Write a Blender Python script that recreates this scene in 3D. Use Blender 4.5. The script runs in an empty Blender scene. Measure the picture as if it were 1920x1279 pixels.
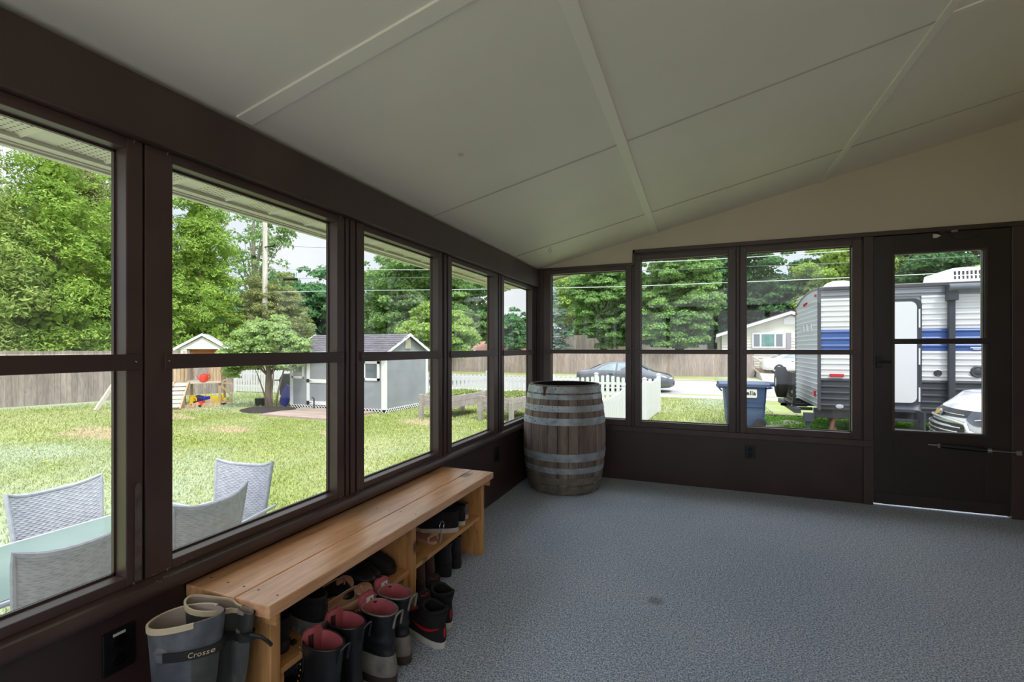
import bpy, math, random
import numpy as np
from mathutils import Vector, Matrix

S = bpy.context.scene
C = S.collection
PI = math.pi
R = math.radians

# ------------------------------------------------------------ camera, sky, sun, exposure
cam_d = bpy.data.cameras.new('camera')
cam_d.sensor_width = 36.0
cam_d.lens = 880.0 / 1920.0 * 36.0
cam_d.shift_y = 13.5 / 1920.0
cam_d.clip_start = 0.02
cam_d.clip_end = 500
cam = bpy.data.objects.new('camera', cam_d)
C.objects.link(cam)
cam.location = (1.505, 0.0, 1.22)
cam.rotation_euler = (R(90), 0, math.atan(350 / 880))
S.camera = cam

S.view_settings.view_transform = 'Standard'
S.view_settings.look = 'None'
S.view_settings.gamma = 1.0
S.view_settings.use_curve_mapping = False
S.view_settings.exposure = 0.80
S.cycles.use_denoising = True
S.cycles.max_bounces = 10
S.cycles.diffuse_bounces = 6
S.cycles.glossy_bounces = 3
S.cycles.transparent_max_bounces = 12
S.cycles.transmission_bounces = 6
S.cycles.sample_clamp_indirect = 8.0
S.cycles.caustics_reflective = False
S.cycles.caustics_refractive = False

world = bpy.data.worlds.new('overcast_sky')
S.world = world
world.use_nodes = True
wn, wl = world.node_tree.nodes, world.node_tree.links
wn.clear()
w_out = wn.new('ShaderNodeOutputWorld')
w_bg = wn.new('ShaderNodeBackground')
w_tc = wn.new('ShaderNodeTexCoord')
w_map = wn.new('ShaderNodeMapping'); w_map.inputs['Scale'].default_value = (1.6, 1.6, 4.0)
w_no = wn.new('ShaderNodeTexNoise'); w_no.inputs['Scale'].default_value = 1.7; w_no.inputs['Detail'].default_value = 5
w_cr = wn.new('ShaderNodeValToRGB')
w_cr.color_ramp.elements[0].position = 0.36; w_cr.color_ramp.elements[0].color = (0.52, 0.57, 0.67, 1)
w_cr.color_ramp.elements[1].position = 0.58; w_cr.color_ramp.elements[1].color = (0.67, 0.68, 0.70, 1)
w_sep = wn.new('ShaderNodeSeparateXYZ')
w_zen = wn.new('ShaderNodeMapRange')          # an overcast sky is brighter overhead than at the horizon
w_zen.inputs['From Min'].default_value = 0.22; w_zen.inputs['From Max'].default_value = 1.0
w_zen.inputs['To Min'].default_value = 1.34; w_zen.inputs['To Max'].default_value = 3.9
wl.new(w_tc.outputs['Generated'], w_map.inputs['Vector'])
wl.new(w_map.outputs['Vector'], w_no.inputs['Vector'])
wl.new(w_no.outputs['Fac'], w_cr.inputs['Fac'])
wl.new(w_cr.outputs['Color'], w_bg.inputs['Color'])
wl.new(w_tc.outputs['Generated'], w_sep.inputs['Vector'])
wl.new(w_sep.outputs['Z'], w_zen.inputs['Value'])
wl.new(w_zen.outputs['Result'], w_bg.inputs['Strength'])
wl.new(w_bg.outputs['Background'], w_out.inputs['Surface'])

sun_d = bpy.data.lights.new('sun', 'SUN')
sun_d.energy = 2.6
sun_d.angle = R(12)
sun_d.color = (1.0, 0.97, 0.92)
sun = bpy.data.objects.new('sun', sun_d)
C.objects.link(sun)
sun.rotation_euler = Vector((0.62, -0.60, 1.15)).to_track_quat('Z', 'Y').to_euler()

# ------------------------------------------------------------ helpers: colours and materials
def lin(c):
    return tuple(((v / 255) / 12.92 if v / 255 <= .04045 else ((v / 255 + .055) / 1.055) ** 2.4) for v in c) + (1,)

def base_mat(name):
    m = bpy.data.materials.new(name); m.use_nodes = True
    n, l = m.node_tree.nodes, m.node_tree.links
    b = n['Principled BSDF']
    return m, n, l, b

def mix_col(n, l, a, b, fac, mode='MIX'):
    x = n.new('ShaderNodeMix'); x.data_type = 'RGBA'; x.blend_type = mode
    for sock, v in ((x.inputs[6], a), (x.inputs[7], b), (x.inputs[0], fac)):
        if isinstance(v, bpy.types.NodeSocket): l.new(v, sock)
        else: sock.default_value = v
    return x.outputs[2]

def ramp(n, l, fac, lo, hi, c0=(0, 0, 0, 1), c1=(1, 1, 1, 1)):
    r = n.new('ShaderNodeValToRGB')
    r.color_ramp.elements[0].position = lo; r.color_ramp.elements[1].position = hi
    r.color_ramp.elements[0].color = c0; r.color_ramp.elements[1].color = c1
    l.new(fac, r.inputs['Fac'])
    return r.outputs['Color']

def math_n(n, l, op, a, b=None):
    x = n.new('ShaderNodeMath'); x.operation = op
    for i, v in enumerate((a, b)):
        if v is None: continue
        if isinstance(v, bpy.types.NodeSocket): l.new(v, x.inputs[i])
        else: x.inputs[i].default_value = v
    return x.outputs[0]

def noise(n, l, scale, stretch=(1, 1, 1), detail=4, rough=.55, coord='Object', rot=(0, 0, 0)):
    tc = n.new('ShaderNodeTexCoord'); mp = n.new('ShaderNodeMapping'); t = n.new('ShaderNodeTexNoise')
    mp.inputs['Scale'].default_value = stretch; mp.inputs['Rotation'].default_value = rot
    t.inputs['Scale'].default_value = scale; t.inputs['Detail'].default_value = detail; t.inputs['Roughness'].default_value = rough
    l.new(tc.outputs[coord], mp.inputs['Vector']); l.new(mp.outputs['Vector'], t.inputs['Vector'])
    return t.outputs['Fac']

def bump(n, l, b, h, strength, dist=.002):
    bp = n.new('ShaderNodeBump'); bp.inputs['Strength'].default_value = strength; bp.inputs['Distance'].default_value = dist
    l.new(h, bp.inputs['Height']); l.new(bp.outputs['Normal'], b.inputs['Normal'])

def mat(name, col, col2=None, scale=6, stretch=(1, 1, 1), rough=.6, metal=0, bmp=0, bscale=None, bdist=.002,
        island=0, lo=.35, hi=.65, detail=4, spec=.5, coat=0):
    m, n, l, b = base_mat(name)
    b.inputs['Roughness'].default_value = rough; b.inputs['Metallic'].default_value = metal
    b.inputs['Specular IOR Level'].default_value = spec
    if coat: b.inputs['Coat Weight'].default_value = coat; b.inputs['Coat Roughness'].default_value = .08
    c = lin(col); out = None
    if col2 is not None:
        f = noise(n, l, scale, stretch, detail)
        out = ramp(n, l, f, lo, hi, c, lin(col2))
    if island:
        g = n.new('ShaderNodeNewGeometry')
        v = math_n(n, l, 'MULTIPLY_ADD', g.outputs['Random Per Island'], 2 * island)
        v.node.inputs[2].default_value = 1 - island
        hs = n.new('ShaderNodeHueSaturation'); l.new(v, hs.inputs['Value'])
        if out is not None: l.new(out, hs.inputs['Color'])
        else: hs.inputs['Color'].default_value = c
        out = hs.outputs['Color']
    if out is not None: l.new(out, b.inputs['Base Color'])
    else: b.inputs['Base Color'].default_value = c
    if bmp: bump(n, l, b, noise(n, l, bscale or scale * 4, stretch, 5), bmp, bdist)
    return m

def leaf_mat(name, col, col2, trans=.35, nscale=.6):
    m, n, l, b = base_mat(name)
    g = n.new('ShaderNodeNewGeometry')
    c = mix_col(n, l, lin(col), lin(col2), g.outputs['Random Per Island'])
    f = ramp(n, l, noise(n, l, nscale, detail=3), .3, .7, (.78, .82, .78, 1), (1.15, 1.1, 1.1, 1))
    c = mix_col(n, l, c, f, 1.0, 'MULTIPLY')
    d = n.new('ShaderNodeBsdfDiffuse'); t = n.new('ShaderNodeBsdfTranslucent'); mx = n.new('ShaderNodeMixShader')
    l.new(c, d.inputs['Color']); l.new(c, t.inputs['Color']); mx.inputs[0].default_value = trans
    l.new(d.outputs[0], mx.inputs[1]); l.new(t.outputs[0], mx.inputs[2])
    l.new(mx.outputs[0], n['Material Output'].inputs['Surface'])
    return m

def glass_mat(name, tint=(.80, .812, .81), refl=1.0, haze=0.0):  # grey tint darkens the view outside, evening it with the interior light
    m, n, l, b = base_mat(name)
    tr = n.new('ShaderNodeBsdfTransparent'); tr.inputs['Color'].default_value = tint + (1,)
    gl = n.new('ShaderNodeBsdfGlossy'); gl.inputs['Roughness'].default_value = .02
    lw = n.new('ShaderNodeLayerWeight'); lw.inputs['Blend'].default_value = .5
    fz = math_n(n, l, 'MULTIPLY_ADD', math_n(n, l, 'POWER', lw.outputs['Facing'], 5.0), .55 * refl); fz.node.inputs[2].default_value = .03 * refl
    mx = n.new('ShaderNodeMixShader')
    l.new(fz, mx.inputs[0])
    l.new(tr.outputs[0], mx.inputs[1]); l.new(gl.outputs[0], mx.inputs[2])
    last = mx.outputs[0]
    if haze:
        df = n.new('ShaderNodeBsdfTranslucent'); df.inputs['Color'].default_value = (.9, .9, .92, 1)
        m2 = n.new('ShaderNodeMixShader')
        f = ramp(n, l, noise(n, l, 3.0, (1, 1, .4), 5), .45, .8)
        l.new(math_n(n, l, 'MULTIPLY', f, haze), m2.inputs[0])
        l.new(last, m2.inputs[1]); l.new(df.outputs[0], m2.inputs[2]); last = m2.outputs[0]
    l.new(last, n['Material Output'].inputs['Surface'])
    return m

def wood_mat(name, c_light, c_dark, axis='Y', scale=10, knots=True, island=.08, rough=.45, knot_col=(92, 58, 34), knot_scale=2.2, pale_mix=0):
    m, n, l, b = base_mat(name)
    st = {'X': (.12, 1, 1), 'Y': (1, .12, 1), 'Z': (1, 1, .12)}[axis]
    f = noise(n, l, scale, st, 6, .6)
    c = ramp(n, l, f, .3, .7, lin(c_light), lin(c_dark))
    f2 = noise(n, l, scale * 7, st, 3)
    c = mix_col(n, l, c, ramp(n, l, f2, .35, .65, (.80, .76, .72, 1), (1.06, 1.06, 1.06, 1)), 1.0, 'MULTIPLY')
    if knots:
        tc = n.new('ShaderNodeTexCoord'); mp = n.new('ShaderNodeMapping'); v = n.new('ShaderNodeTexVoronoi')
        mp.inputs['Scale'].default_value = {'X': (.55, 1, 1), 'Y': (1, .55, 1), 'Z': (1, 1, .55)}[axis]
        v.inputs['Scale'].default_value = knot_scale * 2.2
        l.new(tc.outputs['Object'], mp.inputs['Vector']); l.new(mp.outputs['Vector'], v.inputs['Vector'])
        k = ramp(n, l, v.outputs['Distance'], .045, .11, (1, 1, 1, 1), (0, 0, 0, 1))
        c = mix_col(n, l, c, lin(knot_col), k)
    if pale_mix:  # noise mixes in pale pinkish patches
        w = ramp(n, l, noise(n, l, 2.3, (1, .5, 1), 5), .45, .68)
        c = mix_col(n, l, c, lin((214, 186, 168)), math_n(n, l, 'MULTIPLY', w, pale_mix))
    if island:
        g = n.new('ShaderNodeNewGeometry')
        v = math_n(n, l, 'MULTIPLY_ADD', g.outputs['Random Per Island'], 2 * island); v.node.inputs[2].default_value = 1 - island
        hs = n.new('ShaderNodeHueSaturation'); l.new(v, hs.inputs['Value']); l.new(c, hs.inputs['Color']); c = hs.outputs['Color']
    l.new(c, b.inputs['Base Color']); b.inputs['Roughness'].default_value = rough
    bump(n, l, b, f2, .15, .001)
    return m

# ------------------------------------------------------------ helpers: meshes and objects
def root_loc(o):
    while o.parent is not None: o = o.parent
    return Vector(o.location)

def tag(o, label=None, cat=None, group=None, kind=None):
    if label: o['label'] = label
    if cat: o['category'] = cat
    if group: o['group'] = group
    if kind: o['kind'] = kind
    return o

def thing(name, label=None, cat=None, loc=(0, 0, 0), rz=0, group=None, kind=None):
    o = bpy.data.objects.new(name, None); C.objects.link(o)
    o.location = loc; o.rotation_euler = (0, 0, rz); o.empty_display_size = .1
    return tag(o, label, cat, group, kind)

def kids(o): return [c for c in bpy.data.objects if c.parent == o]

def dup(o, parent=None, **kw):
    c = o.copy(); C.objects.link(c); c.parent = parent
    for ch in kids(o):
        if ch is not c: dup(ch, c)
    if parent is None:
        for k, v in kw.items():
            if k == 'loc': c.location = v
            elif k == 'rz': c.rotation_euler = (0, 0, v)
            elif k == 'rot': c.rotation_euler = v
            elif k == 'scale': c.scale = v
            else: c[k] = v
    return c

def rotmat(rx=0, ry=0, rz=0):
    return Matrix.Rotation(rz, 3, 'Z') @ Matrix.Rotation(ry, 3, 'Y') @ Matrix.Rotation(rx, 3, 'X')

class MB:
    def __init__(s): s.v = []; s.f = []; s.m = []
    def add(s, vs, fs, mi=0):
        k = len(s.v); s.v += [tuple(p) for p in vs]; s.f += [tuple(i + k for i in f) for f in fs]; s.m += [mi] * len(fs); return s
    def box(s, x0, y0, z0, x1, y1, z1, mi=0):
        x0, x1 = sorted((x0, x1)); y0, y1 = sorted((y0, y1)); z0, z1 = sorted((z0, z1))
        return s.add([(x0, y0, z0), (x1, y0, z0), (x1, y1, z0), (x0, y1, z0), (x0, y0, z1), (x1, y0, z1), (x1, y1, z1), (x0, y1, z1)],
                     [(0, 3, 2, 1), (4, 5, 6, 7), (0, 1, 5, 4), (1, 2, 6, 5), (2, 3, 7, 6), (3, 0, 4, 7)], mi)
    def obox(s, c, size, rot=None, mi=0):
        rot = rot or Matrix.Identity(3); a, b, d = (q / 2 for q in size); c = Vector(c)
        vs = [c + rot @ Vector(p) for p in ((-a, -b, -d), (a, -b, -d), (a, b, -d), (-a, b, -d), (-a, -b, d), (a, -b, d), (a, b, d), (-a, b, d))]
        return s.add(vs, [(0, 3, 2, 1), (4, 5, 6, 7), (0, 1, 5, 4), (1, 2, 6, 5), (2, 3, 7, 6), (3, 0, 4, 7)], mi)
    def bar(s, p, q, w, h, up=(0, 0, 1), mi=0):
        p, q = Vector(p), Vector(q); d = (q - p).normalized(); u = Vector(up)
        sd = d.cross(u)
        if sd.length < 1e-5: sd = d.cross(Vector((1, 0, 0)))
        sd.normalize(); u = sd.cross(d).normalized()
        vs = [e + sd * (w / 2 * a) + u * (h / 2 * b) for e in (p, q) for a, b in ((-1, -1), (1, -1), (1, 1), (-1, 1))]
        return s.add(vs, [(0, 1, 2, 3), (7, 6, 5, 4), (0, 4, 5, 1), (1, 5, 6, 2), (2, 6, 7, 3), (3, 7, 4, 0)], mi)
    def loft(s, rings, cap0=True, cap1=True, mi=0, closed=True):
        n = len(rings[0]); k = len(s.v); fs = []
        for i in range(len(rings) - 1):
            for j in range(n if closed else n - 1):
                a = i * n + j; b = i * n + (j + 1) % n
                fs.append((a, b, b + n, a + n))
        if cap0: fs.append(tuple(range(n - 1, -1, -1)))
        if cap1: fs.append(tuple((len(rings) - 1) * n + j for j in range(n)))
        return s.add([p for r in rings for p in r], fs, mi)
    def tube(s, path, r, n=8, cap=True, mi=0):
        P = [Vector(p) for p in path]; rr = r if isinstance(r, (list, tuple)) else [r] * len(P)
        rings = []; ref = None
        for i, p in enumerate(P):
            d = ((P[i + 1] - p) if i == 0 else (p - P[i - 1]) if i == len(P) - 1 else (P[i + 1] - P[i - 1])).normalized()
            if ref is None: ref = Vector((0, 0, 1)) if abs(d.z) < .9 else Vector((1, 0, 0))
            a = d.cross(ref).normalized(); b = a.cross(d).normalized(); ref = b
            rings.append([p + (a * math.cos(t) + b * math.sin(t)) * rr[i] for t in (2 * PI * j / n for j in range(n))])
        return s.loft(rings, cap, cap, mi)
    def lathe(s, prof, c=(0, 0, 0), n=24, mi=0, cap0=False, cap1=False, axis='Z', a0=0, a1=2 * PI):
        full = abs(a1 - a0 - 2 * PI) < 1e-6; rings = []
        for r, z in prof:
            ring = []
            for j in range(n if full else n + 1):
                t = a0 + (a1 - a0) * j / n; x, y = r * math.cos(t), r * math.sin(t)
                p = (x, y, z) if axis == 'Z' else (z, x, y) if axis == 'X' else (x, z, y)
                ring.append((p[0] + c[0], p[1] + c[1], p[2] + c[2]))
            rings.append(ring)
        return s.loft(rings, cap0, cap1, mi, closed=full)
    def prism(s, poly, axis, a, b, mi=0):
        """poly in the two other axes, extruded from a to b along axis"""
        def P(u, v, w): return {'X': (w, u, v), 'Y': (u, w, v), 'Z': (u, v, w)}[axis]
        n = len(poly)
        return s.add([P(u, v, a) for u, v in poly] + [P(u, v, b) for u, v in poly],
                     [tuple(range(n)), tuple(range(2 * n - 1, n - 1, -1))] + [(j, (j + 1) % n, n + (j + 1) % n, n + j)[::-1] for j in range(n)], mi)
    def sphere(s, c, r, n=10, mi=0):
        rr = (r, r, r) if not isinstance(r, (tuple, list)) else r
        rings = [[(c[0] + rr[0] * math.sin(a) * math.cos(t), c[1] + rr[1] * math.sin(a) * math.sin(t), c[2] - rr[2] * math.cos(a))
                  for t in (2 * PI * j / n for j in range(n))] for a in (PI * (i + .02) / (n // 2 + .04) for i in range(n // 2 + 1))]
        return s.loft(rings, True, True, mi)
    def xf(s, f):
        s.v = [tuple(f(Vector(p))) for p in s.v]; return s
    def build(s, name, mats, parent=None, smooth=False, bevel=0, world=True, bseg=2, fix=True, subdiv=0, angle=35):
        me = bpy.data.meshes.new(name)
        off = root_loc(parent) if (parent is not None and world) else Vector((0, 0, 0))
        me.from_pydata([(p[0] - off.x, p[1] - off.y, p[2] - off.z) for p in s.v], [], s.f)
        mats = mats if isinstance(mats, (list, tuple)) else [mats]
        for m in mats: me.materials.append(m)
        if len(mats) > 1: me.polygons.foreach_set('material_index', s.m)
        if fix:
            import bmesh
            bm = bmesh.new(); bm.from_mesh(me); bmesh.ops.recalc_face_normals(bm, faces=bm.faces); bm.to_mesh(me); bm.free()
        if smooth:
            me.polygons.foreach_set('use_smooth', [True] * len(me.polygons))
            try: me.set_sharp_from_angle(angle=R(angle))
            except Exception: pass
        me.update()
        o = bpy.data.objects.new(name, me); C.objects.link(o)
        if parent is not None: o.parent = parent
        if subdiv:
            sd = o.modifiers.new('subdivision', 'SUBSURF'); sd.levels = subdiv; sd.render_levels = subdiv
        if bevel:
            bv = o.modifiers.new('bevel', 'BEVEL'); bv.width = bevel; bv.segments = bseg; bv.limit_method = 'ANGLE'; bv.angle_limit = R(40)
        return o

def quads_object(name, V, material, parent=None, smooth=False):
    """V: (n,4,3) array of quads -> one mesh object"""
    n = len(V); me = bpy.data.meshes.new(name)
    me.vertices.add(n * 4); me.vertices.foreach_set('co', V.reshape(-1).astype(np.float32))
    me.loops.add(n * 4); me.loops.foreach_set('vertex_index', np.arange(n * 4, dtype=np.int32))
    me.polygons.add(n); me.polygons.foreach_set('loop_start', np.arange(0, n * 4, 4, dtype=np.int32))
    me.polygons.foreach_set('loop_total', np.full(n, 4, dtype=np.int32))
    me.materials.append(material); me.update(calc_edges=True); me.validate()
    o = bpy.data.objects.new(name, me); C.objects.link(o)
    if parent is not None: o.parent = parent
    return o

def text_mesh(name, txt, size, material, parent, M, extrude=.0004, shear=0, spacing=1.0, offset=0):
    cu = bpy.data.curves.new(name, 'FONT'); cu.body = txt; cu.size = size; cu.extrude = extrude
    cu.shear = shear; cu.space_character = spacing; cu.align_x = 'CENTER'; cu.align_y = 'CENTER'; cu.resolution_u = 3; cu.offset = offset
    tmp = bpy.data.objects.new(name, cu); C.objects.link(tmp)
    bpy.context.view_layer.update()
    me = bpy.data.meshes.new_from_object(tmp)
    bpy.data.objects.remove(tmp); bpy.data.curves.remove(cu)
    me.transform(M); me.materials.clear(); me.materials.append(material)
    o = bpy.data.objects.new(name, me); C.objects.link(o); o.parent = parent
    return o
# ============================================================ materials of the porch
BROWN = mat('brown_paint', (76, 60, 57), (66, 51, 49), scale=3, stretch=(1, 1, .3), rough=.42, bmp=.25, bscale=45)
BROWN_SASH = mat('brown_sash_paint', (82, 64, 61), (70, 54, 52), scale=4, rough=.38, bmp=.2, bscale=50)
BROWN_PANEL = mat('brown_panel_paint', (68, 51, 49), (58, 43, 41), scale=2.2, rough=.4, bmp=.15, bscale=30)
SCRAPE = mat('scraped_paint', (118, 106, 100), (84, 72, 68), scale=40, rough=.7)
DOOR_DARK = mat('door_dark_paint', (50, 46, 44), (42, 39, 38), scale=3, rough=.34, bmp=.1, bscale=30)
CEIL = mat('ceiling_paint', (234, 228, 222), (228, 222, 216), scale=1.3, rough=.5, bmp=.06, bscale=9)
CEIL_TRIM = mat('ceiling_trim_paint', (236, 231, 225), rough=.42)
CEIL_SEAM_SHADE = mat('ceiling_seam_shade', (178, 174, 166), rough=.6)  # darker grey paints the shadow line along the thin seams
WALL_CREAM = mat('gable_wall_paint', (206, 194, 176), (200, 187, 169), scale=1.5, rough=.55)
HOUSE_WALL = mat('house_wall_siding', (196, 160, 128), (188, 150, 118), scale=2, rough=.6)
VINYL = mat('soffit_vinyl', (224, 222, 208), rough=.4)
METAL = mat('bare_metal', (170, 170, 168), rough=.35, metal=.9)
METAL_DARK = mat('dark_metal', (70, 70, 72), rough=.4, metal=.7)
BLACKP = mat('black_plastic', (20, 20, 22), rough=.32)
WHITEP = mat('white_plastic', (214, 212, 204), rough=.4)
NAIL = mat('nail_head', (190, 188, 182), rough=.4, metal=.6)
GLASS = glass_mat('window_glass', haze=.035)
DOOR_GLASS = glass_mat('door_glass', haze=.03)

def carpet_mat():
    m, n, l, b = base_mat('blue_grey_carpet')
    f = noise(n, l, 150, (1, 1, 1), 3, .8)
    c = ramp(n, l, f, .40, .60, lin((108, 119, 146)), lin((232, 241, 255)))
    r = n[-1] if False else None
    f2 = noise(n, l, 60, (1, 1, 1), 3, .6)
    c = mix_col(n, l, c, ramp(n, l, f2, .35, .65, (.78, .8, .84, 1), (1.1, 1.1, 1.08, 1)), 1.0, 'MULTIPLY')
    f3 = noise(n, l, 1.3, (1, 1, 1), 3)
    c = mix_col(n, l, c, ramp(n, l, f3, .35, .65, (.93, .94, .96, 1), (1.05, 1.04, 1.02, 1)), 1.0, 'MULTIPLY')
    # one old spill
    tc = n.new('ShaderNodeTexCoord'); vd = n.new('ShaderNodeVectorMath'); vd.operation = 'DISTANCE'
    vd.inputs[1].default_value = (1.311, 2.361, 0)
    mp = n.new('ShaderNodeMapping'); l.new(tc.outputs['Object'], mp.inputs['Vector']); l.new(mp.outputs[0], vd.inputs[0])
    s = ramp(n, l, vd.outputs['Value'], .02, .05, (.62, .62, .6, 1), (1, 1, 1, 1))
    c = mix_col(n, l, c, s, 1.0, 'MULTIPLY')
    l.new(c, b.inputs['Base Color']); b.inputs['Roughness'].default_value = .95; b.inputs['Specular IOR Level'].default_value = .1
    bump(n, l, b, f, .9, .004)
    return m
CARPET = carpet_mat()

def soffit_mat():
    m, n, l, b = base_mat('perforated_soffit')
    tc = n.new('ShaderNodeTexCoord'); sp = n.new('ShaderNodeSeparateXYZ'); l.new(tc.outputs['Object'], sp.inputs[0])
    def cell(s, p, off=0):
        a = math_n(n, l, 'MULTIPLY', s, 1 / p); a = math_n(n, l, 'ADD', a, off + 1000.0)
        a = math_n(n, l, 'FRACT', a); a = math_n(n, l, 'SUBTRACT', a, .5); return math_n(n, l, 'MULTIPLY', a, p)
    ycoord = sp.outputs['Y']; xcoord = sp.outputs['X']
    col = math_n(n, l, 'FLOOR', math_n(n, l, 'MULTIPLY', ycoord, 1 / .02))
    sh = math_n(n, l, 'MULTIPLY', math_n(n, l, 'MODULO', math_n(n, l, 'ADD', col, 1000.0), 2.0), .011)
    xx = cell(math_n(n, l, 'ADD', xcoord, sh), .022); yy = cell(ycoord, .02)
    d = math_n(n, l, 'SQRT', math_n(n, l, 'ADD', math_n(n, l, 'MULTIPLY', xx, xx), math_n(n, l, 'MULTIPLY', yy, yy)))
    hole = math_n(n, l, 'LESS_THAN', d, .0045)
    # perforated field inside each .25 m panel
    py = cell(ycoord, .25, .35); inside = math_n(n, l, 'LESS_THAN', math_n(n, l, 'ABSOLUTE', py), .075)
    hole = math_n(n, l, 'MULTIPLY', hole, inside)
    c = mix_col(n, l, lin((226, 224, 210)), lin((84, 80, 70)), hole)
    l.new(c, b.inputs['Base Color']); b.inputs['Roughness'].default_value = .4
    return m
SOFFIT = soffit_mat()

YB = 4.44          # inner face of the back wall
ROOM_Y0 = -1.66     # near end of the porch
XR = 3.74          # house wall
def ceil_z(x): return 2.0 + .232 * x

def struct(name, mb, m, parent=None, **kw):
    o = mb.build(name, m, parent, **kw)
    if parent is None: tag(o, kind='structure')
    return o

# floor
struct('floor', MB().box(-.02, ROOM_Y0, -.12, XR, YB + .05, 0), CARPET)
# ceiling slab and roof deck in one sloping body
mb = MB()
mb.prism([(-.05, ceil_z(-.05)), (XR + .1, ceil_z(XR + .1)), (XR + .1, ceil_z(XR + .1) + .03), (-.05, ceil_z(-.05) + .03)], 'Y', ROOM_Y0 - .05, YB + .06)
o = struct('ceiling', mb, CEIL)
# roof over it
ROOFM = mat('asphalt_roof', (96, 92, 90), (78, 76, 76), scale=20, rough=.9)
mb = MB(); mb.prism([(-.72, 2.0), (4.6, ceil_z(4.6) + .12), (4.6, ceil_z(4.6) + .2), (-.72, 2.09)], 'Y', ROOM_Y0 - .3, YB + .95)
struct('roof', mb, ROOFM)
# ceiling battens (cover strips between sheets) and thin painted seam shadow lines
def cstrip(x0, x1, y0, y1, t):
    m_ = MB(); z = lambda x: ceil_z(x) + .001
    m_.add([(x0, y0, z(x0)), (x1, y0, z(x1)), (x1, y1, z(x1)), (x0, y1, z(x0)),
            (x0, y0, z(x0) - t), (x1, y0, z(x1) - t), (x1, y1, z(x1) - t), (x0, y1, z(x0) - t)],
           [(0, 1, 2, 3), (7, 6, 5, 4), (0, 4, 5, 1), (1, 5, 6, 2), (2, 6, 7, 3), (3, 7, 4, 0)])
    return m_
k = 1
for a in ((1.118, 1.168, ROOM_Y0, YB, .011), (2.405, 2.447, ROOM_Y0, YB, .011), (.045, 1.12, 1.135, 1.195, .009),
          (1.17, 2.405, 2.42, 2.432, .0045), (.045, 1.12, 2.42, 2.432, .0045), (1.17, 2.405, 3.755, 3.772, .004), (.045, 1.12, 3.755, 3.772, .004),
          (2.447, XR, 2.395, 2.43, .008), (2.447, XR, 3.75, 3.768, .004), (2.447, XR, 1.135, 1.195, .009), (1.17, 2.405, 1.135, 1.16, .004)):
    struct('trim_%d' % k, cstrip(*a), CEIL_TRIM if a[4] > .006 else CEIL_SEAM_SHADE, bevel=.002); k += 1

# ---------------------------------------------------------------- left wall (posts, header, sill, dado)
L_WIN = [(-1.55, -.85), (-.68, .02), (.20, .825), (.951, 1.655), (1.836, 2.53), (2.70, 3.38), (3.585, 4.28)]
L_FRM = [(-1.62, -.79), (-.75, .09), (.125, .868), (.874, 1.70), (1.785, 2.578), (2.652, 3.455), (3.53, 4.345)]
mb = MB()
mb.box(-.058, ROOM_Y0, 0, 0, YB, .49)                          # dado
mb.box(-.058, ROOM_Y0, .49, -.006, YB, .545)
mb.box(-.058, ROOM_Y0, 1.815, -.006, YB, 2.03)
edges = [ROOM_Y0] + [v for f in L_FRM for v in f] + [YB + .03]
for i in range(0, len(edges), 2):
    a, b_ = edges[i], edges[i + 1]
    if b_ - a > .001: mb.box(-.058, a, .545, -.004, b_, 1.815)
struct('wall_left', mb, BROWN_PANEL, bevel=.002)
# grooved posts that cover the joints between the window frames
mb = MB(); mb.box(-.02, ROOM_Y0, 1.815, .045, YB, 1.99)
struct('trim_%d' % k, mb, BROWN, bevel=.004); k += 1
prof = [(-.004, .487), (.018, .488), (.036, .497), (.045, .512), (.045, .524), (.036, .538), (.016, .546), (-.004, .546)]
mb = MB(); mb.prism(prof, 'Y', ROOM_Y0, YB)
struct('trim_%d' % k, mb, BROWN_SASH, smooth=True); k += 1
mb = MB()
for a, b_ in ((1.712, 1.728), (1.742, 1.77), (2.60, 2.628), (3.475, 3.505), (4.37, 4.44)):
    mb.box(-.004, a, .546, .012, b_, 1.815)
struct('trim_%d' % k, mb, BROWN, bevel=.003); k += 1

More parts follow.
